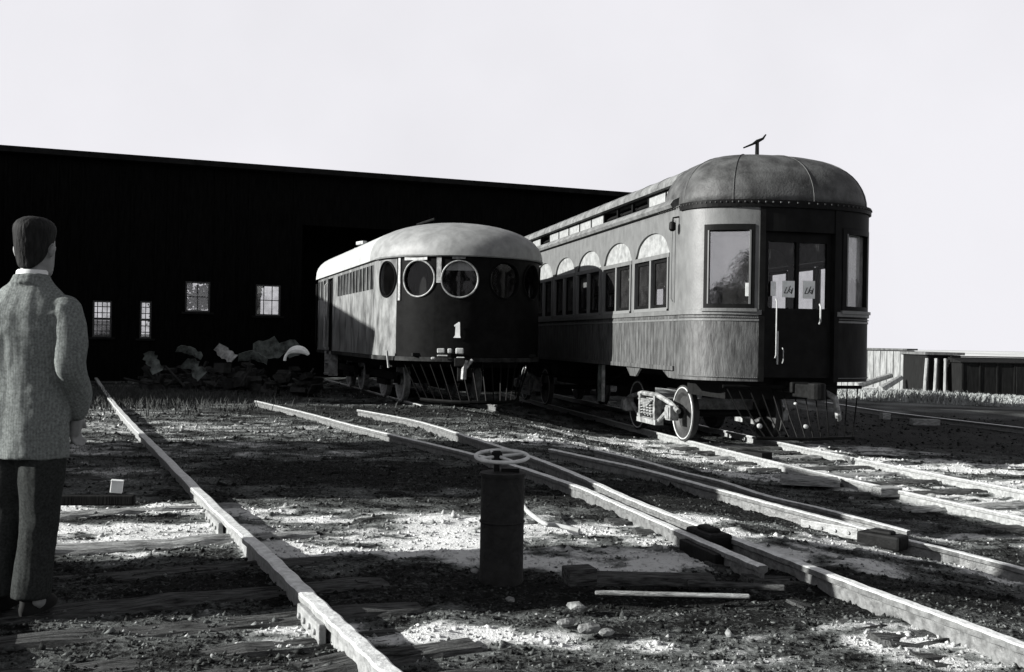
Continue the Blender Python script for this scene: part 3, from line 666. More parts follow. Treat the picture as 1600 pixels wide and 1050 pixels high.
# rounded hood over the bowed end
m = MB(); rings = []; NV = 14; NU = 56
HB = -.85
def rim(u):
    if u < .18: return (HB+(0-HB)*u/.18, -W)
    if u > .82: return (0-(0-HB)*(u-.82)/.18, W)
    return plan((u-.18)/.64*PI)
vs = []; 
for j in range(NV+1):
    v = j/NV
    for i in range(NU+1):
        u = i/NU; p = rim(u); s_ = 1.0-v; sc_ = 1.0+.045*(1-v)
        hump = math.sin(v*PI/2)**.9
        k_ = max(0, math.cos(v*PI/2))**.72
        x_ = HB+(p[0]*1.01-HB+.0)*k_; y_ = p[1]*.975*k_
        vs.append((x_, y_, zeave-.03+(zt-.005-zeave+.03)*hump))
fs = [(j*(NU+1)+i, j*(NU+1)+i+1, (j+1)*(NU+1)+i+1, (j+1)*(NU+1)+i) for j in range(NV) for i in range(NU)]
m.add(vs, fs)
hood = m.build('hood', M['car_hood'], ia, True, angle=80)
so_ = hood.modifiers.new('solid', 'SOLIDIFY'); so_.thickness = .05; so_.offset = -1
# seams and scalloped fringe
m = MB()
for u in (.36, .52, .70, .18, .84):
    i = int(round(u*NU)); m.tube([Vector(vs[j*(NU+1)+i])+Vector((.004, 0, .004)) for j in range(NV)], .006, 6)
for i in range(70):
    u = i/69; p = rim(u); m.box((p[0]*1.045, p[1]*1.02, zeave-.03), (.02, .02, .022))
m.build('seam', M['car_hood'], hood)
m = MB(); ps, ns = arc(0, 180, 40, .035); m.strip(ps, ns, zeave-.10, zeave+.005, .06)
m.build('gutter', M['car_dark'], ia)
m = MB(); m.loft([[(q, W+.02, zeave+.15), (q, W+.12, zeave+.05), (q, W+.13, zeave-.08), (q, W+.03, zeave-.06)] for q in (-L, -.1)]); m.build('eave', M['car_roof'], ia)
# whistle on the roof
m = MB(); m.tube([(-.35, -.12, zt-.05), (-.35, -.12, zt+.22)], [.035, .03], 8); m.tube([(-.35, -.36, zt+.10), (-.35, -.2, zt+.17), (-.35, -.12, zt+.22), (-.35, -.02, zt+.27), (-.35, .03, zt+.34)], [.012, .018, .03, .02, .012], 8)
m.build('whistle', M['iron'], ia, True)
# trucks
def truck(x0, wb=2.3):
    t = MB()
    for sgn in (-1, 1):
        y_ = sgn*1.0
        t.tube([(x0-wb/2-.25, y_, .50), (x0-wb/2+.1, y_, .62), (x0-.4, y_, .72), (x0+.4, y_, .72), (x0+wb/2-.1, y_, .62), (x0+wb/2+.25, y_, .50)], .045, 8)
        t.tube([(x0-wb/2+.2, y_, .50), (x0-.45, y_, .25), (x0+.45, y_, .25), (x0+wb/2-.2, y_, .50)], .04, 8)
        t.box((x0, y_, .235), (1.0, .16, .09))
        for q in (-.38, .38): t.box((x0+q, y_, .48), (.09, .13, .46))
        for q in (-.22, -.07, .08, .23):
            t.tube([(x0+q+.055*math.cos(a*.9), y_+.055*math.sin(a*.9)+sgn*.03, .33+a*.0075) for a in range(32)], .014, 5)
        for i in range(5): t.box((x0, y_+sgn*.05, .62-.028*i), (.72-.12*i, .1, .022))
    t.box((x0, 0, .55), (.35, 2.0, .2))
    to = t.build('truck', M['ironl'], ia, True, angle=30)
    for q in (-wb/2, wb/2):
        wheelset(to, x0+q, .455)
        for sgn in (-1, 1): b = MB(); b.box((x0+q, sgn*1.02, .46), (.22, .17, .26)); b.box((x0+q, sgn*1.115, .46), (.16, .03, .20)); b.build('journal_box', M['ironl'], to, bevel=.02)
truck(-2.75); truck(-12.2)
m = MB(); m.box((-L/2, 0, Z(.80)), (L-.4, 2.0, .16)); m.box((-6.5, 0, Z(.62)), (2.4, 1.5, .5)); m.box((-.35, 0, Z(.62)), (1.5, 1.9, .34)); m.box((-3.0, 0, Z(.60)), (3.0, .9, .36)); m.box((-9.6, .2, Z(.55)), (2.2, 1.6, .6))
for y_ in (-1.1, 1.1): m.tube([(-L+2, y_, Z(.78)), (-L+5, y_, Z(.45)), (-5, y_, Z(.45)), (-3.6, y_, Z(.78))], .025, 6)
m.build('underframe', M['iron'], ia)
for x_, w_ in ((-4.15, .05), (-4.38, .07)):
    MB().box((x_, -W+.1, Z(.48)), (w_, .06, .72)).build('step_hanger', M['ironl'] if w_ < .06 else M['scrap'], ia)
m = MB(); m.box((.55, 0, Z(.66)), (.9, .3, .16)); m.box((1.15, 0, Z(.62)), (.5, .2, .2)); m.lathe([(.05, -.13), (.13, -.12), (.13, .12), (.05, .13)], 'Z', 16, (1.4, .03, Z(.62))); m.build('coupler', M['iron'], ia, bevel=.02)
m = MB()                                                             # slatted fender
for i in range(13): y_ = -1.1+2.2*i/12; m.tube([(.75, y_, Z(.66)), (.95, y_*.85, Z(.22)), (1.15, y_*.7, Z(-.08))], .010, 5)
m.tube([(1.15, -.80, Z(-.08)), (1.25, 0, Z(-.09)), (1.15, .80, Z(-.08))], .025, 6); m.tube([(.75, -1.15, Z(.66)), (.85, 0, Z(.66)), (.75, 1.15, Z(.66))], .03, 6)
m.build('pilot', M['mk_dark'], ia)
m = MB(); m.tube([(.6, .55, Z(.62)), (.95, .60, Z(.5)), (1.0, .62, Z(.25)), (.95, .66, Z(.18))], .045, 8); m.build('air_hose', M['ironl'], ia, True)
for (x_, y_, z_, r_) in ((1.05, -.75, .1, .035), (.95, .05, .08, .032), (.9, -.1, .42, .02)): 
    b = MB(); b.lathe([(.01, -.03), (r_, -.02), (r_, .02), (.01, .03)], 'X', 12, (x_+.12, y_, Z(z_))); b.build('bolt_head', M['pale'], ia)

# ------------------------------------------------------------------ round nosed motor car with portholes (left)
MW, MD, ML = 1.6, 1.75, 8.0
mk = thing('porthole_railcar', 'low streamlined motor railcar with round porthole windows and smooth domed roof', 'railcar', (-1.10, 20.4, 0), math.atan2(-.946, .325))
ze = 2.86; zbm = .94
def mp(phi, off=0):
    n_ = Vector((math.sin(phi)/MD, -math.cos(phi)/MW)).normalized(); return (MD*math.sin(phi)+n_.x*off, -MW*math.cos(phi)+n_.y*off), (n_.x, n_.y)
PH = [(16, 2.41), (46, 2.40), (74, 2.39), (106, 2.39), (134, 2.40), (164, 2.41)]; PR = .335
def perim(s_):                                                       # s metres from phi=0 forward; negative runs back along the photo-left side
    if s_ <= 0: return (s_, -MW), (0, -1)
    return None
tab = [0.0]; NP = 720
for i in range(NP):
    a, _ = mp(PI*i/NP); b, _ = mp(PI*(i+1)/NP); tab.append(tab[-1]+math.hypot(b[0]-a[0], b[1]-a[1]))
def phi_of(s_): return float(np.interp(s_, tab, np.linspace(0, PI, NP+1)))
def at_s(s_, off=0):
    if s_ <= 0: return (s_, -MW-off), (0, -1)
    if s_ >= tab[-1]: return (-(s_-tab[-1]), MW+off), (0, 1)
    return mp(phi_of(s_), off)
phs = [(float(np.interp(R(a), np.linspace(0, PI, NP+1), tab)), z) for a, z in PH]
# nose wall: columns with circular openings
def wall(mb, s0, s1, z0, z1, holes, th=.06, step=.03):
    k = max(2, int((s1-s0)/step)); ss = [s0+(s1-s0)*i/k for i in range(k+1)]
    def emit(a_list, lo, hi):
        pn = [at_s(x_) for x_ in a_list]; mb.strip([p for p, _ in pn], [n_ for _, n_ in pn], lo, hi, th)
    cur = 0
    hs = sorted(holes)
    pos = s0
    for (hc, hz, hr) in hs:
        a, b = hc-hr, hc+hr
        if a > pos: n_ = max(1, int((a-pos)/.1)); emit([pos+(a-pos)*i/n_ for i in range(n_+1)], z0, z1)
        seg = [hc-hr*math.cos(PI*i/28) for i in range(29)]; dz = [math.sqrt(max(0, hr*hr-(x_-hc)**2)) for x_ in seg]
        emit(seg, z0, [hz-d_ for d_ in dz]); emit(seg, [hz+d_ for d_ in dz], z1); pos = b
    if pos < s1: n_ = max(1, int((s1-pos)/.1)); emit([pos+(s1-pos)*i/n_ for i in range(n_+1)], z0, z1)
ST = tab[-1]; sa = phs[0][0]+PR+.02; sb = ST-sa
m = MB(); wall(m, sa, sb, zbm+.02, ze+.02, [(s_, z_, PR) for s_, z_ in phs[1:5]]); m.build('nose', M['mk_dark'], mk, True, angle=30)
# sides with a row of narrow windows
wx = [-.62-.40*i for i in range(11)]; wz0, wz1 = 2.26, 2.74; ww = .19
doorx = (-6.35, -5.55)
m = MB(); wall(m, -.4, sa, zbm+.02, ze+.02, [(phs[0][0], phs[0][1], PR)])
m2 = MB(); wall(m2, sb, ST+.4, zbm+.02, ze+.02, [(phs[5][0], phs[5][1], PR)])
def side(mb, sgn):
    def st(x0, x1, a, b): mb.strip([(x1, sgn*MW), (x0, sgn*MW)], [(0, sgn)]*2, a, b, .06)
    for (a, b) in ((-.4, doorx[1]), (doorx[0], -ML)): st(a, b, zbm+.02, wz0); st(a, b, wz1, ze+.02)
    st(doorx[1], doorx[0], wz1+.01, ze+.02)
    pos = -.4
    for x_ in wx: st(pos, x_+ww/2, wz0, wz1); pos = x_-ww/2
    st(pos, doorx[1], wz0, wz1)
    pos = doorx[0]
    for x_ in (-6.8, -7.3, -7.75): st(pos, x_+ww/2, wz0, wz1); pos = x_-ww/2
    st(pos, -ML, wz0, wz1)
side(m, -1); side(m2, 1)
m3 = MB(); m3.strip([(-ML, -MW+.065), (-ML, MW-.065)], [(-1, 0)]*2, zbm, ze, .06); m3.build('rear_wall', M['mk_dark'], mk)
for k in range(7): m.box((-.45-k*.80, -MW-.001, 1.6), (.03, .006, 1.2))
bd = m.build('side_wall', M['mk_side'], mk, True, angle=30); m2.build('side_wall', M['mk_dark'], mk, True, angle=30)  # right wall is the shaded, near-black copy of the left
for sgn in (-1, 1):
    for x_ in wx+[-6.8, -7.3, -7.75]:
        f = MB()
        for e in (-1, 1): f.box((x_+e*(ww/2+.012), sgn*(MW+.010), (wz0+wz1)/2), (.024, .02, wz1-wz0))
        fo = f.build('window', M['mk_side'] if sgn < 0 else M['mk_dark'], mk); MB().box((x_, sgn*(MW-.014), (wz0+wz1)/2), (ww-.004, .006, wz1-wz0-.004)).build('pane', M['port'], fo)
    d_ = MB(); d_.box(((doorx[0]+doorx[1])/2, sgn*(MW-.10), 1.8), (.79, .04, 1.85)); d_.box(((doorx[0]+doorx[1])/2, sgn*(MW-.07), 1.6), (.5, .02, .5))
    dd = d_.build('door', M['mk_dark'], mk)
    for e in doorx: MB().tube([(e+.0, sgn*(MW+.02), 1.0), (e, sgn*(MW+.07), 1.05), (e, sgn*(MW+.07), 2.6), (e, sgn*(MW+.02), 2.65)], .018, 6).build('grab_rail', M['iron'] if e == doorx[1] else M['pale'], mk, True)
    MB().tube([(-ML+.05, sgn*(MW+.02), zbm+.1), (-ML+.05, sgn*(MW+.05), zbm+.2), (-ML+.05, sgn*(MW+.05), 2.7)], .02, 6).build('grab_rail', M['iron'], mk, True)
# portholes
for i, (s_, z_) in enumerate(phs):
    p, n_ = at_s(s_, -.012); ang = math.atan2(n_[1], n_[0])
    mt = Matrix.Translation((p[0], p[1], z_)) @ Matrix.Rotation(ang, 4, 'Z')
    rm = MB(); pts = []
    for k in range(40):
        a = 2*PI*k/40; q, nn = at_s(s_+PR*1.0*math.cos(a), .012); pts.append((q[0], q[1], z_+PR*1.0*math.sin(a)))
    rm.tube(pts, .017, 8, closed=True); ro = rm.build('porthole', M['ironl'] if 1 <= i <= 2 else M['mk_dark'], mk, True)
    gm = MB(); vs2 = []
    ringp = []
    for rr in (1.0,):
        for k in range(32):
            a = 2*PI*k/32; q, nn = at_s(s_+PR*math.cos(a), -.03); ringp.append((q[0], q[1], z_+PR*math.sin(a)))
    c0, nn = at_s(s_, -.03); gm.add(ringp+[(c0[0], c0[1], z_)], [(k, (k+1) % 32, 32) for k in range(32)]); 
    back = [(a-n_[0]*.006, b-n_[1]*.006, c_) for a, b, c_ in ringp]; gm.add(back+[(c0[0]-n_[0]*.006, c0[1]-n_[1]*.006, z_)], [((k+1) % 32, k, 32) for k in range(32)])
    gm.build('pane', M['port'], ro, True)
# half drawn pale blind behind the forward porthole
s_, z_ = phs[2]; bl = MB(); pts = []
for k in range(13):
    a = PI*(.17+.66*k/12); q, nn = at_s(s_+.32*math.cos(a), -.055); pts.append((q[0], q[1], z_+.32*math.sin(a)))
k = len(pts); bl.add(pts+[(a+.004, b+.004, c_) for a, b, c_ in pts], [tuple(range(k)), tuple(range(2*k-1, k-1, -1))]); bl.build('blind', M['mk_roof'], mk)
# pale posts between the portholes
for s_, z0, z1, w_ in (((phs[0][0]+phs[1][0])/2, 2.0, 2.87, .06), ((phs[1][0]+phs[2][0])/2+.02, 2.32, 2.87, .09)):
    p, n_ = at_s(s_, .01); MB().box((p[0], p[1], (z0+z1)/2), (.03, w_, z1-z0), math.atan2(n_[1], n_[0])).build('post', M['ironl'], mk)
p, n_ = at_s(phs[1][0]-.05, .012); MB().box((p[0], p[1], 2.80), (.02, .5, .12), math.atan2(n_[1], n_[0])).build('lit_patch', M['pale'], mk)  # pale box put in as the sunlit patch beneath the roof
p, n_ = at_s(phs[2][0]-.02, .012); MB().box((p[0], p[1], 2.79), (.02, .24, .06), math.atan2(n_[1], n_[0])).build('vent_flap', M['ironl'], mk)
# roof: long smooth dome
def roof_ring(x_, wsc, zs, xn=None): return [(x_, -MW*wsc*1.035*math.cos(PI*i/24), ze-.04+(.80*zs)*max(0, math.sin(PI*i/24))**.72) for i in range(25)]
m = MB(); rr = [roof_ring(-ML-.06, 1, 1), roof_ring(-6, 1, 1), roof_ring(-4, 1, 1), roof_ring(-2, 1, 1), roof_ring(-.6, 1, 1)]
NN = 16
vs = []; fs = []
b0 = [(-.6, y_, z_) for (_, y_, z_) in rr[-1]]
def nose_ring(t):                                                    # t 0..1 : sweeps from the arch at x=-.6 down to the front rim
    out = []
    for i in range(25):
        a = PI*i/24; py_ = -MW*1.035*math.cos(a); hz = (.80)*math.sin(a)**.72 if 0 < i < 24 else 0
        xf = MD*1.05*math.sin(a)
        ct = math.cos(t*PI/2)**.75; x_ = -.6+(xf+.6)*math.sin(t*PI/2)
        out.append((x_, py_, ze-.04+hz*ct))
    return out
m.loft(rr)
rf = m.build('roof', M['mk_roof'], mk, True, angle=60)
m = MB(); m.loft([nose_ring(j/NN) for j in range(0, NN+1)]); m.build('roof_cap', M['mk_nose'], mk, True, angle=60)
m = MB(); m.box((-.25, 0, 1.9), (.06, 2*MW-.2, 1.9)); m.box((.5, 0, 1.0), (1.6, 2.4, .06)); m.build('bulkhead', M['inside'], mk)
m = MB(); m.box((.45, 0, 1.9), (.9, 1.7, 1.9)); m.build('view_block', M['inside'], mk)  # dark block added to stop the view through to the far portholes
m = MB(); m.box((-4.2, .3, 1.9), (7.4, .06, 1.9)); m.build('partition', M['inside'], mk)
m = MB(); pts = [(at_s(ST*i/60, .045)[0]) for i in range(61)]; m.tube([(p[0], p[1], ze-.03) for p in pts], .03, 6); m.build('drip_rail', M['mk_nose'], rf, True)
for x_, s1 in ((-.3, .10), (-2.4, .07)):
    for k in range(1): MB().lathe([(.02, 0), (.12, .02), (.15, .07), (.12, .13), (.02, .15)], 'Z', 16, (x_-1.0, .0, ze+.70)).build('ventilator', M['mk_roof'], rf, True)
m = MB(); m.tube([(-.35, -.75, ze+.5), (-.4, -.75, ze+.72), (.2, -.55, ze+.78)], .022, 6); m.tube([(-.9, -.8, ze+.5), (-.9, -.8, ze+.66), (-.4, -.8, ze+.68)], .02, 6); m.build('whistle', M['iron'], rf, True)
m = MB(); m.tube([(-3.9, -1.05, ze+.3), (-3.9, -1.2, ze+.66)], .03, 6); m.box((-3.9, -1.22, ze+.62), (.34, .12, .08), .3); m.box((-4.3, -1.22, ze+.50), (.2, .12, .08), .3); m.build('horn', M['pale'], rf, bevel=.03)
for x_ in (-1.6, -2.9, -4.9): MB().box((x_, -.5, ze+.62), (.5, .22, .08)).build('hatch', M['mk_roof'], rf, bevel=.02)
# skirt, sill, steps, pilot
m = MB(); 
for i in range(0, 1): pass
ss = [-ML+ (ST+2*ML)*i/120 for i in range(121)]; pn = [at_s(x_, .02) for x_ in ss]; m.strip([p for p, _ in pn], [n_ for _, n_ in pn], zbm-.06, zbm+.018, .07); m.build('side_sill', M['scrapdark'], mk, True, angle=30)
m = MB(); m.box((-ML/2, 0, zbm-.14), (ML, 2.6, .14)); m.box((-4, 0, .6), (3, 1.6, .4)); m.build('underframe', M['iron'], mk)
for x_ in (-2.2, -6.6):
    t = MB(); 
    for sgn in (-1, 1): t.box((x_, sgn*1.0, .52), (2.2, .1, .16)); t.box((x_, sgn*1.0, .36), (.9, .12, .12))
    t.box((x_, 0, .55), (.4, 2, .2)); to = t.build('truck', M['iron'], mk)
    for q in (-.85, .85): wheelset(to, x_+q, .42, .42, .75, M['ironl'])
for sgn in (-1, 1):
    s_ = MB(); s_.box((-5.95, sgn*(MW-.05), .38), (.7, .25, .04)); s_.box((-5.95, sgn*(MW-.05), .66), (.7, .2, .04))
    for e in (-.34, .34): s_.box((-5.95+e, sgn*(MW-.05), .64), (.03, .22, .6))
    s_.build('step', M['ironl'], mk)
MB().tube([(.75, -1.53, zbm-.2), (.80, -1.58, zbm+.12)], .02, 6).build('handrail', M['pale'], mk, True)
m = MB()
for i in range(17):
    a = R(28+124*i/16); x_, y_ = MD*math.sin(a)*.98, -MW*math.cos(a)*.9; m.tube([(x_, y_, zbm-.05), (x_*1.12+.1, y_*.75, .16)], .013, 5)
m.tube([(MD*math.sin(R(28+124*i/16))*.98*1.12+.1, -MW*math.cos(R(28+124*i/16))*.9*.75, .16) for i in range(17)], .035, 6); m.build('pilot', M['mk_dark'], mk)
p, n_ = at_s(phs[2][0]-.05, .03); q = math.atan2(n_[1], n_[0])
m = MB(); m.box((p[0]+.16, p[1]+.05, .88), (.5, .2, .16), q); m.box((p[0]+.3, p[1]+.02, .75), (.14, .13, .42), q); m.build('coupler', M['iron'], mk, bevel=.02)
for dy_, z_, w_, h_ in ((-.28, 1.08, .14, .09), (-.12, 1.08, .08, .09), (.06, 1.08, .15, .11), (-.42, .94, .08, .05), (-.25, .99, .2, .03), (.08, .95, .16, .05)):
    b = MB(); u = Vector((-math.sin(q), math.cos(q))); b.box((p[0]+u.x*dy_+.05, p[1]+u.y*dy_, z_), (.06, w_, h_), q); b.build('coupler_casting', M['pale'], mk, bevel=.02)
u = Vector((-math.sin(q), math.cos(q))); c = Vector((p[0], p[1]))+u*.09+Vector((.35, 0)); b = MB(); b.tube([(c.x, c.y, .92), (c.x, c.y-.03, .78), (c.x, c.y-.04, .58)], .05, 6); b.tube([(c.x, c.y+.12, .93), (c.x, c.y, .78)], .03, 6); b.build('drawbar_link', M['ironl'], mk)
b = MB(); c = Vector((p[0], p[1]))+u*.02                                 # the white figure 1 on the nose
o0 = Vector((c.x, c.y, 1.46)); nn = Vector((n_[0], n_[1], 0)); u3 = Vector((u.x, u.y, 0))
sh1 = [(-.065, -.14), (.065, -.14), (.055, -.09), (.05, .14), (.03, .15), (-.055, .09), (-.05, .06), (-.03, .07), (-.035, -.09)]
b.loft([[tuple(o0+u3*a+Vector((0, 0, z_))+nn*.010) for a, z_ in sh1], [tuple(o0+u3*a+Vector((0, 0, z_))+nn*.0) for a, z_ in sh1]]); b.build('number_figure', M['white'], mk)

# ------------------------------------------------------------------ rails
def rail_prof(h=.15): return [(-.065, 0), (.065, 0), (.065, .012), (.012, .03), (.010, h-.045), (.034, h-.035), (.036, h-.006), (.026, h), (-.026, h), (-.036, h-.006), (-.034, h-.035), (-.010, h-.045), (-.012, .03), (-.065, .012)]
def smooth_path(P, n=12):
    out = []
    for i in range(len(P)-1):
        a = P[max(i-1, 0)]; b = P[i]; c = P[i+1]; d = P[min(i+2, len(P)-1)]
        for k in range(n):
            t = k/n; out.append(.5*((2*b)+(c-a)*t+(2*a-5*b+4*c-d)*t*t+(3*b-a-3*c+d)*t**3))
    out.append(P[-1]); return out
def rail_pts(pix, h=.075):
    out = []
    for px, py in pix:
        p = G(px, py, 0)
        for _ in range(8): p = G(px, py, float(g0(p.x, p.y))+h)
        out.append(Vector((p.x, p.y, p.z)))
    return out
def rail(P, label, m, name='rail', h=.15, group='rails of the yard tracks', wide=1.0):
    P = smooth_path(P); prof = [(a*wide, b) for a, b in rail_prof(h)]; rings = []
    for i, p in enumerate(P):
        t = (P[min(i+1, len(P)-1)]-P[max(i-1, 0)]); t.z = 0; t.normalize(); s_ = Vector((t.y, -t.x, 0))
        wob = .004*math.sin(i*1.7)
        rings.append([tuple(p+s_*(a+wob)+Vector((0, 0, b-h))) for a, b in prof])
    o = MB().loft(rings).build(name, m, None); o.data.materials.append(M['rail'])
    for f in o.data.polygons:
        if f.normal.z > .6 and len(f.vertices) == 4:
            zz = [q % len(prof) for q in f.vertices]
            if all(prof[q][1] > h-.012 for q in zz): f.material_index = 1
    return tag(o, label, 'rail', group)
r1 = rail_pts([(150, 590), (172, 622), (205, 660), (245, 700), (330, 785), (415, 862), (490, 935), (560, 1000), (640, 1075)])
rail(r1, 'bright worn rail curving from the foreground to the weeds at left', M['rail_side'], wide=1.1)
dv = Vector((-.41, .912, 0)); nv = Vector((-.912, -.41, 0))
rail([p+nv*1.5 for p in r1], 'rail passing under the feet of the man', M['rail_side'])
r2a = rail_pts([(400, 626), (480, 645), (560, 666), (720, 704), (800, 725), (900, 758), (954, 781), (1080, 836), (1192, 884)], .065)
rail(r2a, 'rail ending in a cut end right of the handwheel', M['rail_mid'], wide=.9)
r2b = rail_pts([(560, 640), (650, 657), (740, 684), (830, 713), (900, 740), (982, 777), (1080, 815), (1198, 858), (1340, 912), (1480, 962), (1600, 1006), (1720, 1052)], .075)
rail(r2b, 'long rail running from behind the handwheel to the lower right corner', M['rail_mid'], wide=.9)
r3a = rail_pts([(860, 701), (930, 716), (1000, 731), (1120, 763), (1220, 790), (1320, 816), (1400, 838), (1500, 862), (1620, 893)], .075)
rail(r3a, 'rail in the middle of the switch, nearer the foreground', M['rail_mid'], wide=.9)
r3b = rail_pts([(930, 702), (1000, 718), (1060, 735), (1130, 752), (1200, 774), (1290, 795), (1420, 829)], .065)
rail(r3b, 'short closure rail lying close beside the middle rail', M['rail_mid'], wide=.85)
cf = Vector((.22, -.975, 0)); cr_ = Vector((.975, .22, 0)); CO = Vector((4.13, 16.34, RZ))
for e, lb in ((-.75, 'left rail under the wooden passenger car'), (.75, 'right rail under the wooden passenger car')):
    rail([CO+cr_*e-cf*17, CO+cr_*e-cf*8, CO+cr_*e, CO+cr_*e+cf*4+cr_*.15, CO+cr_*e+cf*8+cr_*.5], lb, M['rail_side'], h=.15)
mf = Vector((.325, -.946, 0)); mr = Vector((.946, .325, 0)); MO = Vector((-1.10, 20.4, 0))
for e, lb in ((-.75, 'left rail under the porthole railcar'), (.75, 'right rail under the porthole railcar')):
    rail([MO+mr*e-mf*12, MO+mr*e-mf*4, MO+mr*e+mf*.3], lb, M['rail_dark'])
rr_ = rail_pts([(1290, 628), (1380, 642), (1460, 652), (1600, 668)], .1); rail(rr_, 'far rail crossing the black shadow at right', M['rail_dark'])

# joint bars, spacer blocks, tie plates on the switch
def along(P, f):
    P = smooth_path(P); s_ = f*(len(P)-1); i = min(int(s_), len(P)-2); p = P[i].lerp(P[i+1], s_-i); t = (P[i+1]-P[i]); t.z = 0; t.normalize(); return p, t
def bar(P, f, ln, side_, name, label, m, dz=-.075, hh=.09, th=.035, off=.045):
    p, t = along(P, f); s_ = Vector((t.y, -t.x, 0))*side_
    b = MB(); q = math.atan2(t.y, t.x); b.box((0, 0, 0), (ln, th, hh))
    for k in (-.35, -.12, .12, .35): b.lathe([(.004, -.03), (.016, -.03), (.016, .03), (.004, .03)], 'Y', 6, (k*ln, 0, 0))
    o = b.build(name, m, None, bevel=.006); o.location = p+s_*off+Vector((0, 0, dz)); o.rotation_euler = (0, 0, q); return tag(o, label, 'rail joint', 'rail joint fittings')
bar(r1, .52, .55, 1, 'joint_bar', 'pale joint bar bolted to the bright left rail', M['rail_side'])
bar(r1, .77, .4, 1, 'joint_bar', 'joint bar on the bright left rail near the bottom edge', M['rail_side'])
bar(r2a, .90, .5, 1, 'joint_bar', 'dark joint bar at the gap in the double rail', M['iron'], hh=.10, th=.06)
bar(r3a, .60, .5, 1, 'joint_bar', 'joint bar on the middle rail by the pale tie', M['rail_side'])
for P, f, lb in ((r2b, .585, 'black spacer block between the double rails'), (r3a, .735, 'black switch block lying beside the middle rail')):
    p, t = along(P, f); b = MB(); b.box((0, 0, 0), (.34, .16, .11)); b.box((0, 0, .06), (.18, .09, .04)); o = b.build('switch_block', M['iron'], None, bevel=.02); o.location = p+Vector((t.y, -t.x, 0))*.10+Vector((0, 0, -.03)); o.rotation_euler = (0, 0, math.atan2(t.y, t.x)); tag(o, lb, 'rail block', 'switch blocks')

# ties
def tie(c, ang, ln, m, wd_=.21, th=.15, sink=.10, seed=0):
    r = np.random.default_rng(seed); n = 14; rings = []
    for i in range(n+1):
        x_ = -ln/2+ln*i/n; w2 = wd_/2*(1+.06*r.normal()); h2 = th*(1+.04*r.normal()); j = .006*r.normal()
        if i in (0, n): w2 *= .9
        rings.append([(x_, -w2, -.1), (x_, -w2+j, h2*.8), (x_, -w2*.75, h2+.004*r.normal()), (x_, -w2*.2, h2-.012*abs(r.normal())), (x_, w2*.3, h2+.003*r.normal()), (x_, w2*.8, h2), (x_, w2, h2*.75), (x_, w2, -.1)])
    o = MB().loft(rings).build('railway_tie', m); e = Vector((math.cos(ang), math.sin(ang)))*ln*.45
    z0 = float(g0(c[0]-e.x, c[1]-e.y)); z1 = float(g0(c[0]+e.x, c[1]+e.y)); zc = min(float(g0(c[0], c[1])), (z0+z1)/2)
    o.location = (c[0], c[1], zc-sink); o.rotation_mode = 'XYZ'; o.matrix_world = Matrix.Translation((c[0], c[1], zc-sink)) @ Matrix.Rotation(ang, 4, 'Z') @ Matrix.Rotation(-math.atan2(z1-z0, .9*ln), 4, 'Y'); return o
def ties_for(P, f0, f1, n, ln, shift, ms, label, grp, seed):
    for k in range(n):
        p, t = along(P, f0+(f1-f0)*k/(n-1)); s_ = Vector((-t.y, t.x, 0)); c = p+s_*shift
        o = tie((c.x, c.y), math.atan2(s_.y, s_.x)+.03*math.sin(k*2.1), ln, ms[min(k, len(ms)-1)], seed=seed+k, sink=.178-.016*((k*7) % 3)/2); tag(o, label, 'railway tie', grp)
ties_for(r1, .42, .93, 9, 2.6, -.75, [M['tie'], M['tie_pale'], M['tie_pale'], M['tie']], 'weathered tie half buried under the left track', 'ties of the left track', 100)  # sunlight put into tie colour: pale in the lit stretch, dark elsewhere
ties_for(r2b, .44, .86, 10, 2.1, .70, [M['tie']], 'tie half buried beneath the switch rails', 'ties of the switch', 200)
Pc = [CO+cf*(-1.5), CO+cf*1.0, CO+cf*4+cr_*.15, CO+cf*8+cr_*.5]
for k in range(13):
    p, t = along(Pc, k/12.0); s_ = Vector((-t.y, t.x, 0)); o = tie((p.x, p.y), math.atan2(s_.y, s_.x), 2.4, M['tie'] if k % 3 else M['tie_pale'], seed=300+k, sink=.150); tag(o, 'tie under the track of the wooden passenger car', 'railway tie', 'ties of the passenger car track')

# planks and loose timbers
def plank(px, py, ln, wd_, th, ang, m, label, name='plank', lift=0.0, tilt=0):
    p = _pt(px, py); b = MB(); b.box((0, 0, 0), (ln, wd_, th)); o = b.build(name, m, None, bevel=.008)
    o.location = (p.x, p.y, p.z+th/2+lift); o.rotation_euler = (tilt, 0, ang); return tag(o, label, 'timber', 'loose timbers')
plank(1265, 757, .70, .36, .09, -.22, M['tie_pale'], 'broad pale plank lying between the rails right of the car front')
plank(1178, 716, .5, .25, .11, -.9, M['iron'], 'black block lying on the pale ground before the car front', 'timber_block')
plank(1050, 938, .78, .035, .02, -.03, M['tie_pale'], 'long thin pale stick lying in the shade at bottom', 'stick', .02)
plank(1010, 912, .72, .14, .05, -.02, M['tie'], 'dark buried baulk behind the thin pale stick', 'baulk')
plank(1150, 925, .5, .03, .03, -.14, M['tie'], 'thin grey lath at the right end of the pale stick', 'stick', .02)
plank(905, 912, .16, .13, .09, .3, M['tie'], 'short stump end left of the dark buried baulk', 'timber_block')
plank(140, 802, .62, .07, .07, .12, M['boxdark'], 'black bar lying across the pale ties behind the man', 'bar', .06)
plank(1385, 775, .28, .22, .11, .2, M['tie_pale'], 'pale broken timber end among stones right of the broad plank', 'timber_block')
plank(1445, 664, .65, .25, .14, -.05, M['tie_pale'], 'pale baulk lying on the far rail in the shadow', 'baulk')
plank(1383, 655, .22, .2, .16, .1, M['tie_pale'], 'small pale block near the far rail in the shadow', 'timber_block')
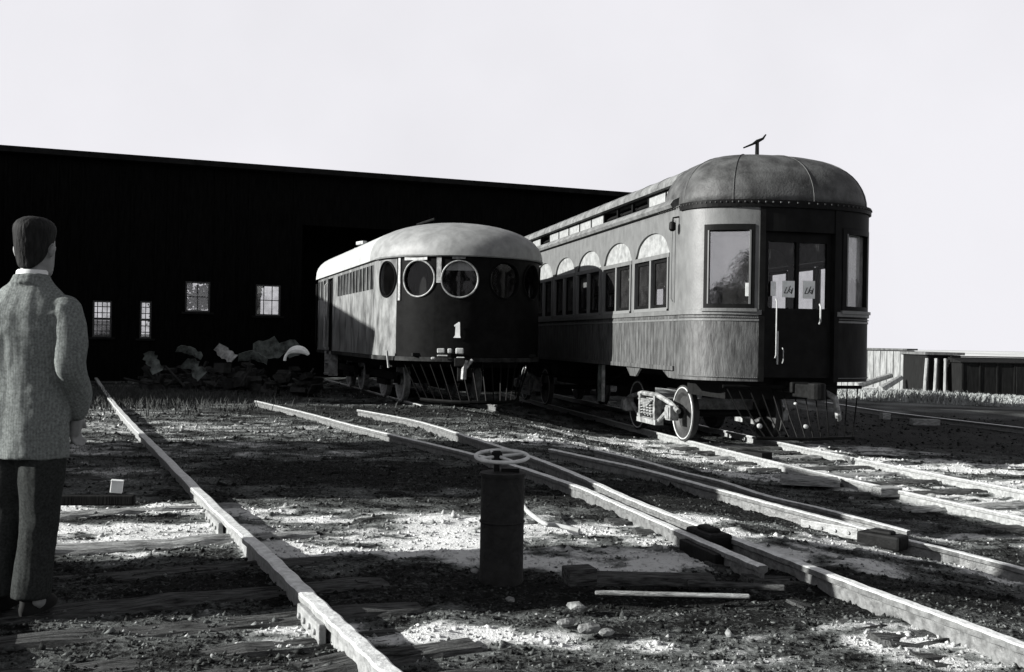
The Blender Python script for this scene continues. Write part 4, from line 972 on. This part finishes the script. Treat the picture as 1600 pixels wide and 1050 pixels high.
p = _pt(182, 792); b = MB(); b.box((0, 0, 0), (.085, .07, .085)); b.box((0, 0, .045), (.09, .075, .012)); o = b.build('white_box', M['white'], None, bevel=.004); o.location = (p.x, p.y, p.z+.15); o.rotation_euler = (0, .1, .3); tag(o, 'small white box perched on the black bar near the man', 'box')
# curved pipe by the casing
P = [(812, 800), (822, 815), (836, 824), (852, 831), (870, 830), (905, 835)]; pts = []
for i, (a, b_) in enumerate(P): q = _pt(a, b_); pts.append(Vector((q.x, q.y, q.z+(.10-.015*i))))
o = MB().tube(smooth_path(pts, 6), .016, 8).build('bent_pipe', M['pale'], None, True); tag(o, 'thin pale bent pipe on the ground right of the handwheel casing', 'pipe')
def stone(px, py, s, label, m, seed):
    r = np.random.default_rng(seed); bm = bmesh.new(); bmesh.ops.create_icosphere(bm, subdivisions=2, radius=1); s = s*.5
    for v in bm.verts: 
        d = v.co.copy(); k = .8+.35*vnoise(np.array([d.x*1.6+seed]), np.array([d.y*1.6+d.z]))[0]; k = .84+.26*r.random(); v.co = Vector((d.x*s*k*1.3, d.y*s*.8*k, d.z*s*.6*k))
    me = bpy.data.meshes.new('stone'); bm.to_mesh(me); bm.free(); me.materials.append(m); o = bpy.data.objects.new('stone', me); C.objects.link(o); p = _pt(px, py); o.location = (p.x, p.y, p.z+s*.2); o.rotation_euler = (0, 0, r.random()*6); return tag(o, label, 'stone', 'larger stones')
M['stonem'] = mat('pale_stone', .22, .08, 18, .95, .5, 40, spec=.05)
for a in [(885, 975, .07, 'pale stone at the bottom edge below the stump'), (900, 950, .08, 'grey flat stone above the pale bottom stone'), (797, 938, .05, 'pale stone lying right of the casing foot'), (742, 893, .05, 'grey stone against the left foot of the casing'), (1028, 858, .07, 'pale stone before the double rail'), (1018, 840, .05, 'small pale stone behind its larger neighbour by the double rail'),
          (920, 985, .09, 'pale flat rubble at the bottom edge'), (378, 660, .07, 'lone pale stone in the cinders right of the left rail'), (1340, 860, .05, 'stone beside the lower middle rail'), (1455, 775, .09, 'stone at right between the rails'), (1330, 780, .08, 'stone left of the broken timber'), (948, 990, .06, 'smaller pale rubble at the bottom edge')]:
    stone(a[0], a[1], a[2], a[3], M['stonem'], hash(a[3]) % 97 if False else int(a[0]))

# ------------------------------------------------------------------ valve casing with handwheel
p = G(783, 905, -.02); K = p.y/1600
vl = thing('valve_casing', 'short dark iron casing topped by a pale flat handwheel', 'valve', (p.x, p.y, -.04))
r_ = 34*K; zt_ = CAMZ-(738-531)*K+.04
m = MB(); m.lathe([(r_*1.03, -.1), (r_*1.03, .02), (r_, .03), (r_, zt_-.02), (r_*1.06, zt_-.018), (r_*1.06, zt_), (r_*.2, zt_+.006), (.01, zt_+.006)], 'Z', 28)
m.build('casing', M['tank'], vl, True, angle=35)
m = MB()
m.tube([(r_*1.02*math.cos(2*PI*k/40), r_*1.02*math.sin(2*PI*k/40), zt_*.56) for k in range(40)], .005, 6, closed=True); m.build('band', M['tank'], vl, True)
zw = CAMZ-(713-531)*K+.04; wr = 41*K; xo = -.035
m = MB(); m.tube([(xo, 0, zt_-.02), (xo, 0, zw+.02)], .016, 12); m.lathe([(.02, -.03), (.03, -.02), (.03, .02), (.018, .03)], 'Z', 14, (xo, 0, zw)); m.box((.04, 0, zt_+.012), (.1, .05, .024)); m.build('spindle', M['iron'], vl, True, angle=35)
hwm = mat('worn_handwheel', .5, .3, 14, .45, .2, 50, spec=.5)
m = MB(); m.tube([(xo*.2+wr*math.cos(2*PI*k/48), wr*math.sin(2*PI*k/48), zw+.12*wr*math.sin(2*PI*k/48)) for k in range(48)], .0105, 10, closed=True)
for k in range(4): a = k*PI/2+.5; m.tube([(xo*.8, 0, zw), (xo*.2+wr*math.cos(a), wr*math.sin(a), zw+.12*wr*math.sin(a))], [.010, .007], 8)
hw = m.build('handwheel', hwm, vl, True)

# ------------------------------------------------------------------ scrap before the shed
def scrapplate(px, py, Yd, w_, h_, curv, rot, label, m=None, name='scrap_plate'):
    rs_ = np.random.default_rng(px); w_ *= .9; h_ *= .85; p = atY(px, py, Yd); b = MB(); n = 9; a = []; c = []
    for i in range(n+1):
        t = (i/n-.5); x_ = w_*t; y_ = curv*(1-4*t*t); ww_ = h_*(1-.5*abs(t)**1.5)
        j1, j2 = rs_.normal(0, .05, 2)*h_*2; a.append((x_, y_+j1*.3, -ww_/2+j1)); a.append((x_, y_+j2*.3, ww_/2+j2)); 
    vs = a+[(x_, y_+.02, z_) for x_, y_, z_ in a]; k = len(a); fs = []
    for i in range(n): q = 2*i; fs += [(q, q+2, q+3, q+1), (k+q, k+q+1, k+q+3, k+q+2), (q, k+q, k+q+2, q+2), (q+1, q+3, k+q+3, k+q+1)]
    fs += [(0, 1, k+1, k), (2*n, k+2*n, k+2*n+1, 2*n+1)]
    b.add(vs, fs); o = b.build(name, m or M['scrap'], None, True, angle=60); o.location = p; o.rotation_euler = rot
    tag(o, label, 'scrap', 'scrap iron before the shed'); return o
heap = thing('scrap_heap', 'low black heap of scrap and cinders before the shed', 'scrap heap', (0, 0, 0))
hv = MB(); r = np.random.default_rng(3)
for k in range(330):
    px_ = r.uniform(225, 500); Yd = r.uniform(22.5, 26); p = atY(px_, 600, Yd); z0 = gh(p.x, Yd); hh = (.75-.25*abs((px_-360)/140))*(1-abs(Yd-24.3)/3.0)
    s_ = r.uniform(.08, .38); hv.box((p.x, Yd, z0+r.uniform(-.05, max(.1, hh))), (s_, s_*r.uniform(.1, .8), s_*r.uniform(.15, .7)), Matrix.Rotation(r.uniform(0, 6), 4, 'Z') @ Matrix.Rotation(r.uniform(-.9, .9), 4, 'X'))
for k in range(26):
    px_ = r.uniform(235, 490); Yd = r.uniform(22.2, 24.5); p = atY(px_, 600, Yd); z0 = gh(p.x, Yd); a = r.uniform(0, 3.1); l = r.uniform(.3, .8); e = r.uniform(-.1, .5)
    hv.tube([(p.x, Yd, z0+.2), (p.x+l*math.cos(a), Yd+.3*math.sin(a), z0+.3+e)], .025, 6)
MBs = hv; MBs.build('heap_pieces', M['scrapdark'], heap)
scrapplate(238, 566, 22.0, .55, .30, .1, (0, 1.1, .3), 'small curved iron plate standing at the left of the scrap')
scrapplate(302, 577, 22.2, .55, .32, .12, (.2, .75, .2), 'leaning curved plate low in the middle of the scrap')
scrapplate(296, 552, 23.2, .65, .22, .15, (.4, .35, .4), 'flat bent plate lying high behind the leaning one')
scrapplate(352, 551, 22.0, .55, .28, .12, (-.4, .6, -.3), 'brightest bent plate at the top of the scrap', M['ironl'])
scrapplate(395, 562, 22.6, .7, .25, .15, (.5, .1, .2), 'ragged plate right of the brightest one')
scrapplate(432, 545, 24.2, 1.2, .5, .1, (.1, 0, .2), 'dull crate-like sheet standing before the shed wall', M['scrap'])
p = atY(465, 560, 20.8); pts = [(p.x+.26*math.cos(a)*1.0, p.y, p.z-.04+.22*math.sin(a)) for a in np.linspace(.55, 3.2, 16)]
o = MB().tube(pts, [.03+.055*math.sin(PI*min(1, i/11)) for i in range(16)], 8).build('wheel_guard', M['white'], None, True); tag(o, 'bright white curved wheel guard left of the porthole railcar', 'scrap', None)

# ------------------------------------------------------------------ far buildings at right
def farY(px, py): return _pt(px, py)
def far_box(name, label, cat, px0, px1, pyt, pyb, dep, m, yaw=0, posts=False, flat=True):
    a = farY((px0+px1)/2, pyb); Yd = a.y; wv = (px1-px0)*Yd/1600; hh = (pyb-pyt)*Yd/1600
    t = thing(name, label, cat, (a.x, a.y, a.z-.2), yaw)
    b = MB(); b.box((0, dep/2, hh/2), (wv, dep, hh+.2))
    n_ = int(wv/.6)
    for i in range(n_+1): b.box((-wv/2+.06+i*(wv-.12)/n_, -.03, hh/2), (.10, .06, hh+.1))
    b.build('wall', m, t)
    r_ = MB(); r_.box((0, dep/2, hh+.18), (wv+.3, dep+.4, .14)); r_.build('roof', M['boxgrey'], t)
    return t, wv, hh
a = farY(1413, 607); KK = a.y/1600
t = thing('storage_shed', 'pale boarded box shed with unlit end coloured black beyond the yard at right', 'shed', (a.x, a.y, a.z-.2), R(-38)); A_, B_, hh = 92*KK/.79, 30*KK/.62, 62*KK
b = MB(); b.box((-A_/2, B_/2, hh/2), (A_, B_, hh+.2))
for i in range(12): b.box((-.06-i*(A_-.12)/11, -.02, hh/2), (A_/11-.05, .04, hh+.1))
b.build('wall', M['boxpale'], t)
b = MB(); b.box((.03, B_/2, hh/2), (.06, B_+.02, hh+.12)); b.build('end_wall', M['boxdark'], t)  # shade of the unlit end face put in as near-black colour
b = MB(); b.box((-A_/2, B_/2, hh+.16), (A_+.3, B_+.3, .1)); b.build('roof', M['boxgrey'], t)
t, wv, hh = far_box('freight_shed', 'dark open shed with pale leaning posts between pale shed and black boxcar', 'shed', 1447, 1500, 552, 612, 4, M['boxdark'])
for i in range(6): MB().tube([(-wv/2-.3+i*.55, -.5, 0), (-wv/2-.1+i*.5, -.3, hh*.96)], .09, 6).build('post', M['boxpale'], t)
a = farY(1540, 616); boxcar('boxcar', 'black boxcar at the far right edge behind the grass', (a.x+2.4, a.y+1.4, a.z-1.15), .02, 7.5, 2.8, 1.9, M['boxdark'], M['boxdark'], .9)
for i, (px_, py_, ln, an, lb) in enumerate(((1345, 602, 3.5, .3, 'long pale log leaning on the lumber before the pale shed'), (1368, 606, 4, .25, 'second pale log from the left before the pale shed'), (1395, 612, 3.0, .5, 'pale log end below the corner of the pale shed'), (1428, 606, 3.6, .2, 'pale log reaching toward the dark open shed'))):
    q = farY(px_, py_); ln *= .6; o = MB().tube([(-ln/2, 0, .1), (ln/2, .3, .7)], [.20, .15], 8).build('log', M['boxpale'] if i < 4 else M['boxdark'], None, True); o.location = q; o.rotation_euler = (0, 0, an); tag(o, lb, 'log', 'logs before the pale shed')
# cut bank of dry grass
weeds('grass_tuft', 'taller pale grass tuft before the dark open shed', lambda r_: (lambda u: (farY(1440, 626).x+u*1.2, farY(1440, 626).y+r_.normal()*.6))(r_.normal()), .45, .03, M['weed'], 1200, 9)
# ------------------------------------------------------------------ the man
px0 = atY(47, 500, 4.75).x
man = thing('person', 'dark haired man seen from behind in pale tweed jacket and dark trousers, watching the railcars', 'person', (px0, 4.75, .0), R(-6))
def part_remesh(mb, name, m, parent, vox=.012, sm=6, disp=0):
    o = mb.build(name, m, parent, True, angle=180)
    rm = o.modifiers.new('remesh', 'REMESH'); rm.mode = 'VOXEL'; rm.voxel_size = vox; rm.use_smooth_shade = True
    s_ = o.modifiers.new('smooth', 'SMOOTH'); s_.iterations = sm; s_.factor = .5
    if disp:
        for (sz, st) in ((.17, disp), (.08, disp*.22)):
            tx = bpy.data.textures.new(name+'_folds', 'CLOUDS'); tx.noise_scale = sz; d_ = o.modifiers.new('folds', 'DISPLACE'); d_.texture = tx; d_.strength = st; d_.mid_level = .5; d_.texture_coords = 'LOCAL'
    return o
def limb(mb, pts, rs, n=16):
    mb.tube(smooth_path([Vector(p) for p in pts], 5), list(np.interp(np.linspace(0, len(pts)-1, (len(pts)-1)*5+1), range(len(pts)), rs)), n)
    for p, q in ((pts[0], rs[0]), (pts[-1], rs[-1])):
        mb.loft([ring((p[0], p[1], p[2]+q*math.sin(a)), q*math.cos(a)+.001, q*math.cos(a)+.001, 12) for a in np.linspace(-1.5, 1.5, 7)])
def hand(mb, wrist, dirv, side_, curl=.5):
    """palm, four unequal curled fingers and a thumb; dirv = down the forearm, side_ = +1 right hand"""
    w_ = Vector(wrist); d = Vector(dirv).normalized(); f = Vector((0, 1, 0)); f = (f-d*f.dot(d)).normalized(); pn = d.cross(f)*side_   # f = thumb side, pn = palm normal (inward)
    limb(mb, [w_-d*.02, w_+d*.03, w_+d*.085], [.026, .030, .028], 12)
    limb(mb, [w_+f*.012, w_+d*.085+f*.022], [.022, .020], 10); limb(mb, [w_-f*.012, w_+d*.08-f*.024], [.022, .018], 10)
    for k, ln in enumerate((.072, .082, .076, .06)):
        b = w_+d*.088+f*(.031-.0205*k); a1 = curl*.6; q1 = b+(d*math.cos(a1)+pn*math.sin(a1))*ln*.48; a2 = curl*1.5; q2 = q1+(d*math.cos(a2)+pn*math.sin(a2))*ln*.30; a3 = curl*2.2; q3 = q2+(d*math.cos(a3)+pn*math.sin(a3))*ln*.24
        limb(mb, [b-d*.01, q1, q2, q3], [.0095, .009, .0082, .007], 8)
    b = w_+d*.025+f*.026; q1 = b+d*.032+f*.024+pn*.010; q2 = q1+d*.030+f*.006+pn*.012; limb(mb, [b, q1, q2], [.013, .011, .009], 8)
# body: one continuous figure
b = MB()
S = 1.0
b.loft([ring((0, .0, .86), .155, .11, 24), ring((0, .0, .95), .165, .12, 24), ring((0, .0, 1.08), .15, .105, 24), ring((0, 0, 1.25), .17, .115, 24), ring((0, -.005, 1.38), .165, .10, 24), ring((0, -.005, 1.45), .12, .08, 24), ring((0, .005, 1.50), .075, .075, 24), ring((0, .012, 1.54), .060, .062, 24), ring((0, .03, 1.60), .058, .064, 24)])
b.loft([ring((0, .035+dy, z_), rx, ry, 24) for z_, rx, ry, dy in ((1.555, .030, .035, .055), (1.575, .055, .062, .035), (1.61, .067, .082, .018), (1.66, .074, .095, .006), (1.71, .078, .101, 0), (1.76, .075, .098, 0), (1.80, .058, .075, 0), (1.825, .025, .03, 0))])
for sgn in (-1, 1):
    b.loft([ring((sgn*(.083+.002*k), .018+.002*k, 1.645+.012*k), .012 if 0 < k < 5 else .005, .022 if k in (2, 3, 4) else .012, 12) for k in range(6)])
b.loft([ring((0, .135+dy, z_), w_, d_, 10) for z_, w_, d_, dy in ((1.635, .008, .01, 0), (1.645, .016, .016, .006), (1.67, .011, .014, .0), (1.70, .008, .010, -.008))])
b.loft([ring((0, .118, z_), .026, .012, 10) for z_ in (1.598, 1.606, 1.613)])
for sgn in (-1, 1):
    b.loft([ring((sgn*.032, .122, z_), .013, .006, 8) for z_ in (1.69, 1.698, 1.704)])
RA = [(.165, -.005, 1.395), (.212, -.025, 1.28), (.222, -.035, 1.135), (.205, .06, 1.02), (.165, .12, .90)]
LA = [(-.165, -.005, 1.395), (-.225, -.01, 1.28), (-.24, -.01, 1.14), (-.245, .05, 1.01), (-.24, .09, .89)]
for A_, sg in ((RA, 1), (LA, -1)):
    limb(b, A_, [.058, .050, .043, .038, .028]); d_ = Vector(A_[-1])-Vector(A_[-2]); hand(b, A_[-1], d_, sg, .55)
for sgn, P in ((1, [(.085, 0, .90), (.075, .01, .50), (.06, -.01, .10), (.065, .0, .055)]), (-1, [(-.085, 0, .90), (-.12, .04, .50), (-.14, .03, .10), (-.14, .035, .055)])):
    limb(b, P, [.085, .058, .040, .036])
part_remesh(b, 'body', M['skin'], man, .0075, 3)
# clothes
j = MB()
j.loft([ring((.0, .0, .715), .192, .135, 32), ring((.0, .0, .80), .192, .135, 32), ring((0, 0, .92), .188, .135, 32), ring((0, 0, 1.04), .175, .125, 32), ring((0, -.005, 1.18), .188, .128, 32), ring((0, -.01, 1.30), .212, .136, 32), ring((0, -.012, 1.38), .226, .126, 32), ring((0, -.01, 1.425), .214, .112, 32), ring((0, -.008, 1.46), .176, .098, 32), ring((0, .0, 1.505), .125, .086, 32), ring((0, .006, 1.535), .088, .080, 32), ring((0, .010, 1.560), .074, .074, 32)])
for A_ in (RA, LA):
    limb(j, [(A_[0][0]*1.02, A_[0][1], A_[0][2]-.005)]+A_[1:4]+[tuple(Vector(A_[3]).lerp(Vector(A_[4]), .75))], [.082, .075, .070, .062, .054])
j.loft([ring((0, -.012, z_), .090-.01*q, .084-.006*q, 28) for q, z_ in enumerate((1.520, 1.545, 1.568))])
jk = part_remesh(j, 'jacket', M['tweed'], man, .008, 8, .020)
b = MB(); b.loft([ring((0, .006, 1.53), .072, .072, 28), ring((0, .010, 1.578), .067, .070, 28), ring((0, .012, 1.586), .060, .064, 28)]); b.build('collar', M['shirt'], man, True)
tr = MB()
tr.loft([ring((0, 0, .74), .15, .12, 28), ring((0, 0, .86), .165, .125, 28), ring((0, 0, .95), .155, .115, 28)])
for P in ([(.075, 0, .82), (.07, .0, .62), (.06, .01, .45), (.045, -.0, .25), (.035, -.01, .07)], [(-.08, 0, .82), (-.10, .02, .62), (-.12, .045, .45), (-.14, .03, .25), (-.145, .02, .07)]):
    tr.tube(smooth_path([Vector(p) for p in P], 5), list(np.interp(np.linspace(0, 4, 21), range(5), [.110, .100, .088, .082, .086])), 20)
part_remesh(tr, 'trousers', M['trouser'], man, .010, 6, .018)
for x_, y_ in ((.035, .035), (-.145, .065)):
    s_ = MB(); s_.loft([ring((x_, y_+dy, z_), rx, ry, 20, .9) for z_, rx, ry, dy in ((.0, .045, .135, .02), (.025, .048, .138, .02), (.05, .044, .12, .01), (.08, .040, .07, -.035), (.11, .036, .05, -.045))]); s_.build('shoe', M['shoe'], man, True)
hr = MB(); hr.loft([ring((0, .018+dy, z_), rx, ry, 28) for z_, rx, ry, dy in ((1.588, .030, .014, -.062), (1.603, .046, .026, -.052), (1.625, .060, .046, -.036), (1.65, .071, .066, -.022), (1.68, .080, .082, -.014), (1.715, .0845, .096, -.006), (1.745, .088, .105, .0), (1.772, .090, .109, .003), (1.795, .085, .104, .004), (1.815, .071, .088, .005), (1.829, .050, .062, .006), (1.836, .024, .030, .008))])
part_remesh(hr, 'hair', M['hair'], man, .006, 6, .012)
